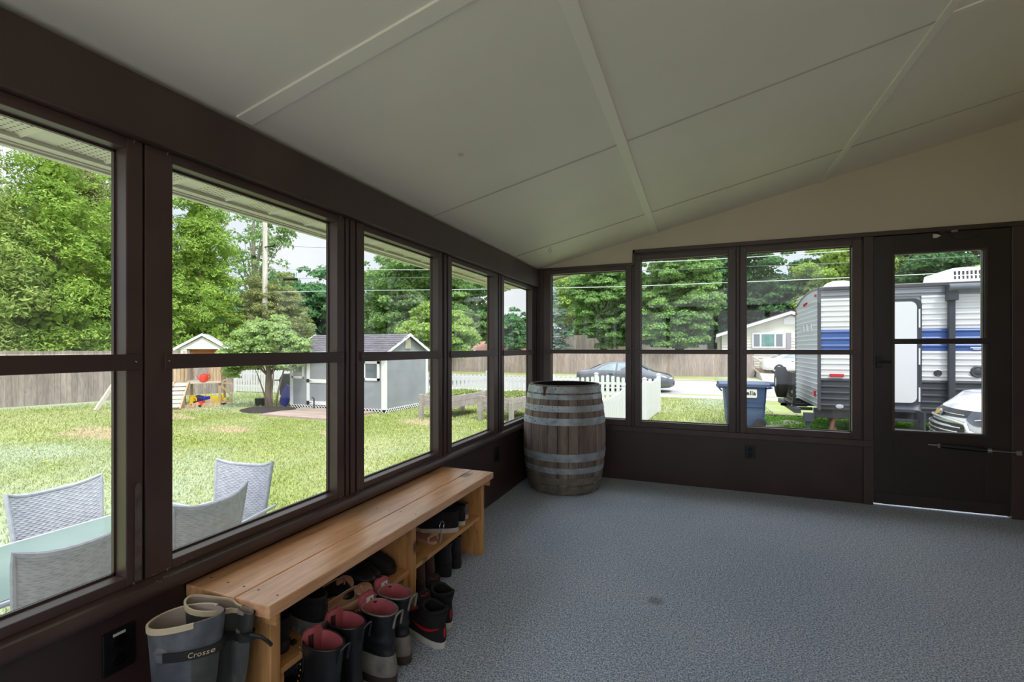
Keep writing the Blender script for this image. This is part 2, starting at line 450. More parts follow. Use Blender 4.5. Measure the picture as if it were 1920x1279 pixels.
def window(n, side, op, fr, z0, z1, fz0, fz1, rz0, rz1, glass=True):
    """op = clear opening along the wall, fr = outer frame; z0,z1 opening; rz = meeting rail"""
    def P(m_, a0, d0, za, a1, d1, zb):
        if side == 'L': m_.box(-d0, a0, za, -d1, a1, zb)
        else: m_.box(a0, YB + d0, za, a1, YB + d1, zb)
        return m_
    base = (0, (op[0] + op[1]) / 2, fz0) if side == 'L' else ((op[0] + op[1]) / 2, YB, fz0)
    w = thing('window_%d' % n, loc=base, kind='structure')
    m_ = MB()
    P(m_, fr[0], -.01, fz0, op[0], .052, fz1); P(m_, op[1], -.01, fz0, fr[1], .052, fz1)
    P(m_, op[0], -.01, fz0, op[1], .052, z0); P(m_, op[0], -.01, z1, op[1], .052, fz1)
    m_.build('frame', BROWN_SASH, w, bevel=.0025)
    # inner glazing beads
    m_ = MB(); t = .012
    P(m_, op[0], .038, z0, op[0] + t * .4, .05, z1); P(m_, op[1] - t * .4, .038, z0, op[1], .05, z1)
    P(m_, op[0], .038, z0, op[1], .05, z0 + t * .5); P(m_, op[0], .038, z1 - t * .5, op[1], .05, z1)
    m_.build('glazing_bead', BROWN, w)
    m_ = MB(); P(m_, op[0] - .028, -.02, rz0, op[1] + .028, -.0095, rz1); P(m_, op[0], -.0095, rz0 + .001, op[1], .035, rz1 - .001)
    rl = m_.build('crossbar', BROWN, w, bevel=.002)
    m_ = MB()
    for a in (op[0] - .018, op[1] + .018):
        if side == 'L': m_.tube([(.0195, a, (rz0 + rz1) / 2 + .003), (.0225, a + .002, (rz0 + rz1) / 2)], .0016, 6); m_.bar((.0108, a, z1 + .02), (.0108, a + .004, z1 + .032), .0015, .0015); m_.bar((.0108, a, z0 - .02), (.0108, a + .003, z0 - .03), .0015, .0015)
        else: m_.tube([(a, YB - .0195, (rz0 + rz1) / 2 + .003), (a + .002, YB - .0225, (rz0 + rz1) / 2)], .0016, 6); m_.bar((a, YB - .0108, z1 + .02), (a + .004, YB - .0108, z1 + .03), .0015, .0015)
    m_.build('nail', NAIL, rl)
    if glass:
        for nm, a, b_ in (('upper_pane', rz1 + .002, z1), ('lower_pane', z0, rz0 - .002)):
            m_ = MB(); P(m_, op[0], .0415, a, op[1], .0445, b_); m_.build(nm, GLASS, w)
    return w
n_win = 1
for i, (op, fr) in enumerate(zip(L_WIN, L_FRM)):
    if i < 2: continue
    window(n_win, 'L', op, fr, .574, 1.784, .546, 1.815, 1.157, 1.203); n_win += 1
for i in (1, 0):
    window(n_win, 'L', L_WIN[i], L_FRM[i], .574, 1.784, .546, 1.815, 1.157, 1.203, glass=False); n_win += 1

# old hinge strip nailed to the first window's stile, and scraped spots on the sashes
mb = MB(); mb.prism([(.846, .556), (.861, .556), (.861, .820), (.857, .833), (.851, .833), (.847, .820)], 'X', .0105, .0165)
mb.build('nailed_strip', mat('worn_strip_paint', (74, 64, 60), (104, 94, 88), scale=30, rough=.6), bpy.data.objects['window_1'])
def scrape(parent, pts, w, x_=None, nm='scraped_spot'):
    mb = MB(); rr_ = random.Random(int(pts[0][0] * 999)); P0, P1 = Vector(pts[0]), Vector(pts[1]); k_ = 7
    for q in range(k_):
        c_ = P0 + (P1 - P0) * ((q + .5) / k_); mb.sphere(tuple(c_ + Vector((0, rr_.uniform(-w, w) * .5, rr_.uniform(-w, w)))), (.0012, rr_.uniform(.004, .012), rr_.uniform(.0015, .0035)), 6)
    return mb.build(nm, SCRAPE, parent)
for wn_, pts in (('window_2', [(.0105, .885, .552), (.0105, 1.04, .556)]), ('window_2', [(.046, .88, .545), (.046, .95, .545)]), ('window_3', [(.0105, 2.10, .552), (.0105, 2.50, .553)]), ('window_4', [(.0105, 2.67, .60), (.0105, 2.67, .64)]), ('window_3', [(.0105, 1.80, .60), (.0105, 1.80, .62)])):
    scrape(bpy.data.objects[wn_], pts, .006)

# ---------------------------------------------------------------- back wall
mb = MB()
mb.box(0, YB, 0, 2.70, YB + .11, .50)
mb.box(2.70, YB, 0, 2.765, YB + .11, 2.1); mb.box(3.585, YB, 0, XR, YB + .11, 2.1)
mb.box(-.058, YB, .50, .075, YB + .056, 2.0); mb.box(.93, YB, .50, .957, YB + .056, 2.07)
mb.box(1.80, YB, .50, 1.832, YB + .056, 2.07); mb.box(2.69, YB, .50, 2.70, YB + .056, 2.1); mb.box(.94, YB, 2.06, 2.78, YB + .056, 2.11); mb.box(0, YB, 1.98, .95, YB + .056, 2.0); mb.box(2.75, YB + .02, 2.08, 3.6, YB + .056, 2.11)
struct('wall_back', mb, BROWN_PANEL, bevel=.002)
mb = MB()
mb.prism([(-.05, 1.985), (.935, 1.985), (.935, 2.10), (XR, 2.10), (XR, ceil_z(XR) + .01), (-.05, ceil_z(-.05) + .01)], 'Y', YB - .002, YB + .11)
struct('wall_gable', mb, WALL_CREAM)
for p in ((0, YB - .016, 1.982, .95, YB + .03, 2.008), (.94, YB - .018, 1.99, .962, YB + .03, 2.124), (.94, YB - .018, 2.09, XR, YB + .03, 2.124),
          (.06, YB - .022, .452, 2.76, YB + .02, .50), (0, YB - .012, .5, .07, YB + .02, 1.985),
          (1.803, YB - .007, .5, 1.829, YB + .02, 2.09), (2.705, YB - .012, 0, 2.768, YB + .02, 2.09), (3.582, YB - .012, 0, 3.65, YB + .02, 2.09),
          (3.66, YB - .02, 0, XR, YB + .02, 2.09)):
    struct('trim_%d' % k, MB().box(*p), BROWN if p[1] > 4.419 else BROWN_SASH, bevel=.003); k += 1
window(n_win, 'B', (.152, .874), (.075, .93), .556, 1.945, .50, 1.985, 1.168, 1.208); n_win += 1
window(n_win, 'B', (1.012, 1.744), (.957, 1.80), .552, 2.025, .50, 2.07, 1.168, 1.208); n_win += 1
window(n_win, 'B', (1.884, 2.631), (1.832, 2.69), .552, 2.030, .50, 2.075, 1.168, 1.208); n_win += 1

# ---------------------------------------------------------------- door
d = thing('door_1', loc=(3.17, YB + .02, 0), kind='structure')
DX0, DX1, DZ0, DZ1 = 2.772, 3.578, .016, 2.085
GX0, GX1 = 2.903, 3.433
mb = MB()
mb.box(DX0, YB - .004, DZ0, GX0, YB + .036, DZ1); mb.box(GX1, YB - .004, DZ0, DX1, YB + .036, DZ1)
mb.box(GX0, YB - .004, DZ0, GX1, YB + .036, .593); mb.box(GX0, YB - .004, 1.937, GX1, YB + .036, DZ1)
mb.build('door_leaf', DOOR_DARK, d, bevel=.002)
mb = MB()
for (a0, a1, b0, b1) in ((GX0 - .018, GX1 + .018, .578, .593), (GX0 - .018, GX1 + .018, 1.937, 1.952)):
    mb.box(a0, YB - .012, b0, a1, YB + .01, b1)
mb.box(GX0 - .018, YB - .012, .593, GX0, YB + .01, 1.937); mb.box(GX1, YB - .012, .593, GX1 + .018, YB + .01, 1.937)
mb.build('glass_surround', BROWN, d, bevel=.002)
mb = MB(); mb.box(GX0 - .02, YB - .014, 1.252, GX1 + .03, YB + .02, 1.292)
mb.build('crossbar', DOOR_DARK, d, bevel=.002)
mb = MB(); t = .007
for z0, z1, dy in ((.593, 1.252, .012), (1.292, 1.937, .02)):
    mb.box(GX1 - .012 if z0 > 1 else GX1 - t, YB + dy - .004, z0, GX1 - (.006 if z0 > 1 else 0), YB + dy, z1)
mb.build('glass_edge', WHITEP, d)
for nm, z0, z1, dy in (('lower_pane', .593, 1.252, .012), ('upper_pane', 1.292, 1.937, .02)):
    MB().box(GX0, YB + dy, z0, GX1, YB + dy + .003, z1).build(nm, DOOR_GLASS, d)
for x in (GX0 + .0, GX1 - .03): MB().box(x - .01, YB - .014, .57, x + .055, YB - .006, .585).build('retaining_clip', METAL_DARK, d)
for x in (GX0 - .012, GX1 - .02): MB().box(x, YB - .018, 1.262, x + .05, YB - .012, 1.282).build('retaining_clip', METAL_DARK, d)
mb = MB(); mb.box(DX0 + .01, YB - .008, .017, DX1 - .01, YB - .003, .1); mb.build('kick_plate', mat('kick_plate_paint', (58, 52, 48), (46, 41, 40), scale=8, rough=.5), d)
mb = MB(); mb.box(2.785, YB - .03, 1.07, 2.815, YB - .004, 1.16); mb.tube([(2.80, YB - .03, 1.115), (2.80, YB - .055, 1.115)], .008, 8); mb.tube([(2.795, YB - .052, 1.117), (2.87, YB - .056, 1.115)], .008, 8)
mb.build('latch', BLACKP, d, bevel=.002)
cl = MB(); cl.tube([(3.17, YB - .03, .497), (3.44, YB - .06, .487)], .0155, 12); cl.build('closer_cylinder', BLACKP, d, smooth=True)
mb = MB(); mb.tube([(3.44, YB - .06, .487), (3.60, YB - .045, .481)], .005, 8); mb.tube([(3.425, YB - .058, .487), (3.447, YB - .061, .487)], .018, 12); mb.tube([(3.10, YB - .02, .499), (3.18, YB - .031, .497)], .006, 8)
mb.box(3.585, YB - .055, .465, 3.615, YB - .012, .497); mb.box(3.155, YB - .03, .48, 3.18, YB - .004, .51)
mb.build('closer_rod', METAL, d, smooth=True)
# spring at the head of the door, its chain, and a small white tag
mb = MB(); P = [(3.235 + .0011 * i / 3 * .31, YB - .03 + .009 * math.sin(i * .8), 2.082 + .009 * math.cos(i * .8)) for i in range(300)]
mb.tube(P, .0016, 5); mb.build('chain_spring', METAL, d, smooth=True)
mb = MB(); mb.tube([(3.34 + .05 * t, YB - .03 + .003 * math.sin(t * 4), 2.08 + .006 * t) for t in range(6)], .0015, 5)
mb.tube([(3.22 + .22 * t / 12, YB - .012, 2.075 - .06 * math.sin(PI * t / 12) ** .7) for t in range(13)], .0012, 5)
mb.tube([(3.235, YB - .03, 2.082), (3.19, YB - .025, 2.085)], .0018, 5); mb.box(3.165, YB - .03, 2.075, 3.195, YB - .01, 2.093)
mb.build('chain', METAL_DARK, d)
mb = MB(); mb.prism([(3.135, 2.045), (3.16, 2.045), (3.182, 2.058), (3.16, 2.072), (3.135, 2.074)], 'Y', YB - .012, YB - .006)
mb.build('plastic_tag', WHITEP, d)

# ---------------------------------------------------------------- house wall and near end of the porch
struct('wall_right', MB().box(XR, ROOM_Y0, 0, XR + .12, YB + .1, 2.95), HOUSE_WALL)
mb = MB(); mb.box(-.11, ROOM_Y0 - .1, 0, XR, ROOM_Y0, .5); mb.box(-.11, ROOM_Y0 - .1, 2.0, XR, ROOM_Y0, 2.1)
for x in (-.11, .85, 1.8, 2.75, XR - .08): mb.box(x, ROOM_Y0 - .1, .5, x + .08, ROOM_Y0, 2.0)
struct('wall_front', mb, BROWN_PANEL)

# ---------------------------------------------------------------- eave soffit outside
e = thing('roof_eave', loc=(-.4, .5, 1.95), kind='structure')
mb = MB(); mb.box(-.665, ROOM_Y0, 1.95, -.10, YB + .95, 1.958)
mb.build('soffit', SOFFIT, e)
mb = MB()
y = ROOM_Y0 + .02
while y < YB + .9:
    mb.prism([(y, 1.951), (y + .012, 1.941), (y + .024, 1.951)], 'X', -.66, -.1); y += .25
mb.build('soffit_rib', VINYL, e)
mb = MB(); mb.box(-.70, ROOM_Y0, 1.935, -.655, YB + .95, 1.952); mb.box(-.73, ROOM_Y0, 1.93, -.7, YB + .95, 2.09); mb.box(-.745, ROOM_Y0, 1.922, -.715, YB + .95, 1.934)
mb.build('fascia', VINYL, e, bevel=.003)
mb = MB(); mb.prism([(-.75, 1.95), (-.1, 2.02), (XR + .3, 2.07 + .232 * (XR + .3)), (XR + .3, 2.1 + .232 * (XR + .3)), (-.75, 2.1)], 'Y', YB + .93, YB + .96)
mb.prism([(-.1, 2.04), (XR + .3, 2.08 + .232 * (XR + .3)), (XR + .3, 2.095 + .232 * (XR + .3)), (-.1, 2.05)], 'Y', YB + .11, YB + .94)
mb.build('rake_board', VINYL, e)
# unseen pale panel outside the porch wall, added to bounce light onto chairs
struct('wall_bounce_panel', MB().box(-.075, ROOM_Y0, -.66, -.06, YB + .12, .556), VINYL)
# porch outside skirt
struct('wall_skirt', MB().box(-.058, ROOM_Y0 - .1, -.66, XR, YB + .12, -.12), mat('skirt_paint', (86, 74, 66), rough=.8))

# outlets
def outlet(side, a, z, label, stk=False):
    w, h = .078, .118
    def Q(m_, a0, d0, za, a1, d1, zb):
        if side == 'L': m_.box(d0, a0, za, d1, a1, zb)
        else: m_.box(a0, YB - d0, za, a1, YB - d1, zb)
    t = thing('wall_outlet', label, 'outlet', (0, a, z) if side == 'L' else (a, YB, z))
    m_ = MB(); Q(m_, a - w / 2, 0, z - h / 2, a + w / 2, .008, z + h / 2); m_.build('cover_plate', BLACKP, t, bevel=.002)
    for dz in (-.024, .024):
        m_ = MB()
        if side == 'L': m_.lathe([(.001, .012), (.017, .012), (.0175, .008)], (0, a, z + dz), 20, axis='X')
        else: m_.lathe([(.001, -.012), (.017, -.012), (.0175, -.008)], (a, YB, z + dz), 20, axis='Y')
        m_.build('socket', mat('socket_black', (14, 14, 15), rough=.2) if 'socket_black' not in bpy.data.materials else bpy.data.materials['socket_black'], t)
    if stk:
        m_ = MB(); Q(m_, a - .016, .008, z + .043, a + .014, .0095, z + .05); m_.build('white_sticker', WHITEP, t)
    return t
outlet('L', .81, .381, 'black outlet plate low on the wall under the nearest window', True)
outlet('L', 3.45, .372, 'small black outlet between the wooden bench and the barrel')
outlet('B', 1.91, .34, 'black outlet on the brown panel below the back windows')
# small curl of peeled paint on the ceiling
px_, py_ = .493, 1.90
mb = MB(); mb.loft([[(px_ + .012 * math.cos(a), py_ + .01 * math.sin(a) + u * .012, ceil_z(px_) - .001 - u * .008 - .004 * math.sin(a) ** 2) for a in (0, .8, 1.6, 2.4, 3.1)] for u in (0, .5, 1)], False, False, closed=False)
tag(mb.build('peeled_paint_flake', mat('paint_flake', (176, 168, 160), rough=.7)), 'tiny curl of peeled paint on the ceiling above the second window', 'paint flake')
# ceiling hook and scar
mb = MB(); hx, hy = .335, 3.81; hz = ceil_z(hx)
mb.tube([(hx, hy, hz), (hx, hy, hz - .02)], .002, 6)
mb.tube([(hx + .013 * math.sin(t), hy, hz - .033 + .013 * math.cos(t)) for t in (2 * PI * i / 16 for i in range(17))], .002, 6)
tag(mb.build('ceiling_hook', METAL, world=True), 'small metal ring hook hanging from the white ceiling', 'hook')
# ============================================================ barrel
STAVE = wood_mat('weathered_stave', (152, 138, 128), (92, 80, 76), 'Z', 11, False, .22, .75)
STAVE_IN = mat('dark_stave', (44, 36, 34), (26, 22, 22), scale=12, rough=.9)  # inside of the barrel coloured darker than the outer staves
HOOP = mat('galvanised_hoop', (178, 187, 195), (142, 150, 158), scale=14, rough=.5, metal=.35, lo=.4, hi=.7, bmp=.1)
HOOP_OLD = mat('dull_hoop', (136, 134, 122), (108, 104, 94), scale=12, rough=.65, metal=.25)
RUST = mat('rust_stain', (92, 56, 46), (70, 44, 38), scale=20, rough=.85)
BC = (.392, 4.055)
def barrel_r(z):
    t = (z - .455) / .455
    return .362 - .055 * abs(t) ** 1.9
br = thing('wine_barrel', 'upright oak wine barrel with galvanised hoops in the far corner', 'barrel', (BC[0], BC[1], 0))
mb = MB(); NS = 26; rng = random.Random(4)
for i in range(NS):
    w = 2 * PI / NS; a0 = i * w; a1 = a0 + w; g = .0024 / .36
    zs = [.004 + .906 * j / 14 for j in range(15)]; rings = []
    for z in zs:
        r = barrel_r(z); ring = []
        for u, dr in ((0, -.003), (.04, 0), (.5, .001), (.96, 0), (1, -.003)):
            t = a0 + g / 2 + (a1 - a0 - g) * u; ring.append((BC[0] + (r + dr) * math.cos(t), BC[1] + (r + dr) * math.sin(t), z))
        for u in (1, .5, 0):
            t = a0 + g / 2 + (a1 - a0 - g) * u; ring.append((BC[0] + (r - .026) * math.cos(t), BC[1] + (r - .026) * math.sin(t), z))
        rings.append(ring)
    mb.loft(rings)
mb.build('stave_body', STAVE, br, smooth=True, angle=30)
mb = MB(); mb.lathe([(barrel_r(.905 - .85 * j / 10) - .0275, .905 - .85 * j / 10) for j in range(11)] + [(.001, .055)], (BC[0], BC[1], 0), 40)
mb.build('barrel_inside', STAVE_IN, br, smooth=True)
for j, (z0, z1, m_) in enumerate(((.846, .900, HOOP), (.794, .832, HOOP), (.694, .744, HOOP), (.585, .643, HOOP), (.287, .352, HOOP), (.186, .234, HOOP), (.093, .146, HOOP_OLD), (.018, .075, HOOP_OLD))):
    mb = MB(); zz = [z0 + (z1 - z0) * q / 3 for q in range(4)]
    mb.lathe([(barrel_r(z0) - .002, z0)] + [(barrel_r(z) + .0035, z) for z in zz] + [(barrel_r(z1) - .002, z1)], (BC[0], BC[1], 0), 72)
    hp = mb.build('hoop', m_, br, smooth=True)
    rv = MB()                                          # rivets and paint specks along the hoop seam
    for q in range(26 if j in (2, 3, 0) else 9):
        a = -2.05 + rng.uniform(-.62, .62); z = rng.uniform(z0 + .008, z1 - .008); r = barrel_r(z) + .0035
        rv.sphere((BC[0] + r * math.cos(a), BC[1] + r * math.sin(a), z), rng.uniform(.0018, .0045), 6)
    tag(rv.build('rust_speckle', METAL_DARK, hp), kind='stuff')
    if j == 0: top_hoop = hp
mb = MB(); rings = []
for z, hw in ((.899, .075), (.88, .045), (.862, .035), (.84, .03), (.826, .045)):
    r = barrel_r(z) + .0052; rings.append([(BC[0] + r * math.cos(-1.83 + hw * u), BC[1] + r * math.sin(-1.83 + hw * u), z) for u in (-1, -.5, 0, .5, 1)])
mb.loft(rings, False, False, closed=False); mb.build('rust_patch', RUST, top_hoop)

# ============================================================ bench
PINE = wood_mat('pine_board', (240, 190, 146), (224, 164, 116), 'Y', 7, True, .05, .34, knot_scale=1.3, pale_mix=.6)
PINE_V = wood_mat('pine_upright', (220, 170, 112), (192, 138, 82), 'Z', 7, True, .05, .45, knot_col=(104, 60, 34))
PINE_EDGE = wood_mat('pine_edge', (222, 172, 114), (196, 144, 86), 'Y', 9, True, .04, .45)
SCREW = mat('screw_head', (70, 52, 40), rough=.5)
bn = thing('shoe_bench', 'long low pine bench with open shoe shelves under the windows', 'bench', (.19, 1.78, 0))
BY0, BY1, BX0, BX1, BZ = .992, 2.575, .006, .362, .478
mb = MB(); mb.box(BX0, BY0, BZ - .038, BX0 + .215, BY1, BZ); mb.build('top_board', PINE, bn, bevel=.004)
mb = MB(); mb.box(BX0 + .2165, BY0, BZ - .038, BX1, BY1, BZ); mb.build('top_board', PINE, bn, bevel=.004)
for y in (1.035, 1.775, 2.50):
    mb = MB(); mb.box(.012, y, 0, .318, y + .037, BZ - .038); mb.build('side_panel', PINE_V, bn, bevel=.003)
SHZ = .232
for y0, y1 in ((1.072, 1.775), (1.812, 2.50)):
    mb = MB(); mb.box(.012, y0, SHZ - .02, .185, y1, SHZ); mb.box(.188, y0, SHZ - .02, .308, y1, SHZ); mb.build('shelf', PINE_EDGE, bn, bevel=.002)
    for y, s in ((y0, 1), (y1, -1)):
        mb = MB(); mb.box(.02, y, SHZ - .075, .30, y + s * .03, SHZ - .02); mb.build('cleat', PINE_EDGE, bn, bevel=.002)
for y in (1.035, 2.50):
    mb = MB(); mb.box(.02, y - (.012 if y < 2 else -.037), BZ - .075, .352, y + (0 if y < 2 else .049), BZ - .038); mb.build('cleat', PINE_EDGE, bn, bevel=.002)
for y in (1.053, 1.793, 2.518):
    for x in (.04, .12, .19, .25, .33): MB().lathe([(.0005, BZ + .0004), (.0042, BZ + .0004)], (x, y + .004 * math.sin(x * 90), 0), 10).build('screw', SCREW, bn)

# ============================================================ footwear
BLK_L = mat('black_leather', (34, 35, 40), (24, 25, 28), scale=14, rough=.42, bmp=.25, bscale=60)
BLK_M = mat('black_mesh', (26, 26, 30), (17, 17, 20), scale=60, rough=.8, bmp=.4, bscale=260)
BLK_S = mat('black_suede', (30, 28, 30), (20, 19, 21), scale=20, rough=.9)
BLK_RUB = mat('black_rubber', (26, 26, 27), (36, 36, 36), scale=8, rough=.6)
GRY_RUB = mat('grey_sole_rubber', (138, 140, 138), (114, 116, 114), scale=18, rough=.75)
RED_LIN = mat('red_boot_lining', (188, 98, 106), (170, 84, 94), scale=20, rough=.85)
RED_LIN_D = mat('dark_red_tape', (84, 28, 40), (28, 20, 24), scale=60, rough=.8)
WORN = mat('worn_grey_leather', (142, 138, 130), (104, 100, 96), scale=12, rough=.7, bmp=.4, bscale=40, lo=.4, hi=.6)
BRN_SOLE = mat('brown_boot_sole', (70, 54, 50), (50, 40, 38), scale=10, rough=.7)
GREEN_RUB = mat('dusty_boot_rubber', (78, 84, 92), (128, 130, 134), scale=9, rough=.55, lo=.42, hi=.72, bmp=.1)
BOOT_GREEN = mat('green_boot_rubber', (50, 54, 50), (66, 68, 66), scale=9, rough=.5)
BOOT_LIN = mat('boot_grey_lining', (178, 162, 152), (160, 146, 138), scale=5, rough=.8)
CREAM_TRIM = mat('cream_boot_trim', (212, 196, 164), rough=.6)
BRASS = mat('brass_eyelet', (206, 158, 66), rough=.3, metal=.85)
SILVER = mat('silver_ring', (200, 200, 204), rough=.22, metal=.95)
LACE_D = mat('dark_lace', (34, 33, 34), rough=.8)
WHT_RUB = mat('white_sole_rubber', (212, 208, 200), (190, 186, 178), scale=20, rough=.6)
RED = mat('red_leather', (192, 26, 44), (168, 20, 38), scale=18, rough=.4)
TAN = mat('tan_patent', (206, 160, 138), (184, 138, 116), scale=5, rough=.3)
TAN_IN = mat('tan_insole', (196, 164, 128), rough=.6)
BRN_L = mat('brown_leather', (84, 62, 56), (62, 44, 40), scale=12, rough=.5, bmp=.2)
OLIVE = mat('olive_canvas', (58, 60, 50), rough=.9)
PINKGREY = mat('pinkish_grey_suede', (128, 112, 112), (108, 94, 96), scale=20, rough=.9)
LABELW = mat('white_label', (222, 220, 214), rough=.6)
LABELK = mat('label_print', (40, 38, 40), rough=.6)

def outline(x0, x1, w, z, n=20, flare=.12, sq=2.3):
    """foot-shaped outline: heel at x0, toe at x1, half width w; y inner/outer asymmetric"""
    pts = []; L_ = x1 - x0; cx = (x0 + x1) / 2
    for j in range(n):
        t = 2 * PI * j / n; c, s_ = math.cos(t), math.sin(t)
        u = abs(c) ** (2 / sq) * (1 if c > 0 else -1); v = abs(s_) ** (2 / sq) * (1 if s_ > 0 else -1)
        x = cx + L_ / 2 * u
        k_ = 1 + flare * u - (.16 * (1 - abs(u + .1)) if L_ > .2 else 0)
        pts.append((x, w * v * k_, z))
    return pts

def make_shoe(root, rings, sole_rings, m_up, m_sole, m_lin, lin_depth=.05, wall=.006, heel=None, collar=None, n=22, wob=0, seed=1, mid=None, lin_rim=0):
    """rings: (z, xback, xfront, halfwidth) from sole up to the collar"""
    rg = random.Random(seed); R_ = []
    # densify
    for i in range(len(rings) - 1):
        a, b_ = rings[i], rings[i + 1]
        for q in range(3): R_.append([a[j] + (b_[j] - a[j]) * q / 3 for j in range(4)])
    R_.append(list(rings[-1])); out = []
    for i, (z, xb, xf, w) in enumerate(R_):
        dx = wob * math.sin(z * 190 + seed) * (1 if .05 < z else 0)
        out.append(outline(xb + dx, xf - dx * .7, w + dx * .6, z, n))
    for ring in out:                       # collar dips a little to the heel, rises at the tongue
        pass
    mb = MB(); mb.loft(out, True, False)
    z, xb, xf, w = rings[-1]
    rim = outline(xb + wall, xf - wall, w - wall, z + .001, n)
    mb.loft([out[-1], rim], False, False)
    mb.build('upper', m_up, root, smooth=True, world=False, subdiv=0, angle=60)
    def at(zz):
        for i in range(len(rings) - 1):
            if rings[i][0] <= zz <= rings[i + 1][0]:
                t = (zz - rings[i][0]) / (rings[i + 1][0] - rings[i][0] + 1e-9); return [rings[i][j] + (rings[i + 1][j] - rings[i][j]) * t for j in range(4)]
        return rings[0]
    mb = MB(); lr = [rim]
    for q in range(1, 6):
        zz = max(z - lin_depth * q / 5, rings[0][0] + .012); a = at(zz); xf2 = min(a[2] - wall, xf + .02)
        k3 = .80 if q > 1 else .92; lr.append(outline(a[1] + wall + .006 * q / 5, xf2 - .01 * q / 5, (min(a[3], w) - wall) * k3, zz, n))
    mb.loft(lr, False, True); mb.build('lining', m_lin, root, smooth=True, world=False)
    mb = MB(); mb.loft([outline(a[1], a[2], a[3], a[0], n) for a in sole_rings], True, True)
    mb.build('sole', m_sole, root, smooth=True, world=False, bevel=.0015)
    if mid:
        mb = MB(); mb.loft([outline(a[1], a[2], a[3], a[0], n) for a in mid[0]], False, False); mb.build('welt', mid[1], root, smooth=True, world=False)
    return out

def add_laces(root, pts, r=.0016, m=LACE_D, nm='lace'):
    mb = MB(); mb.tube(pts, r, 6); return mb.build(nm, m, root, smooth=True, world=False)

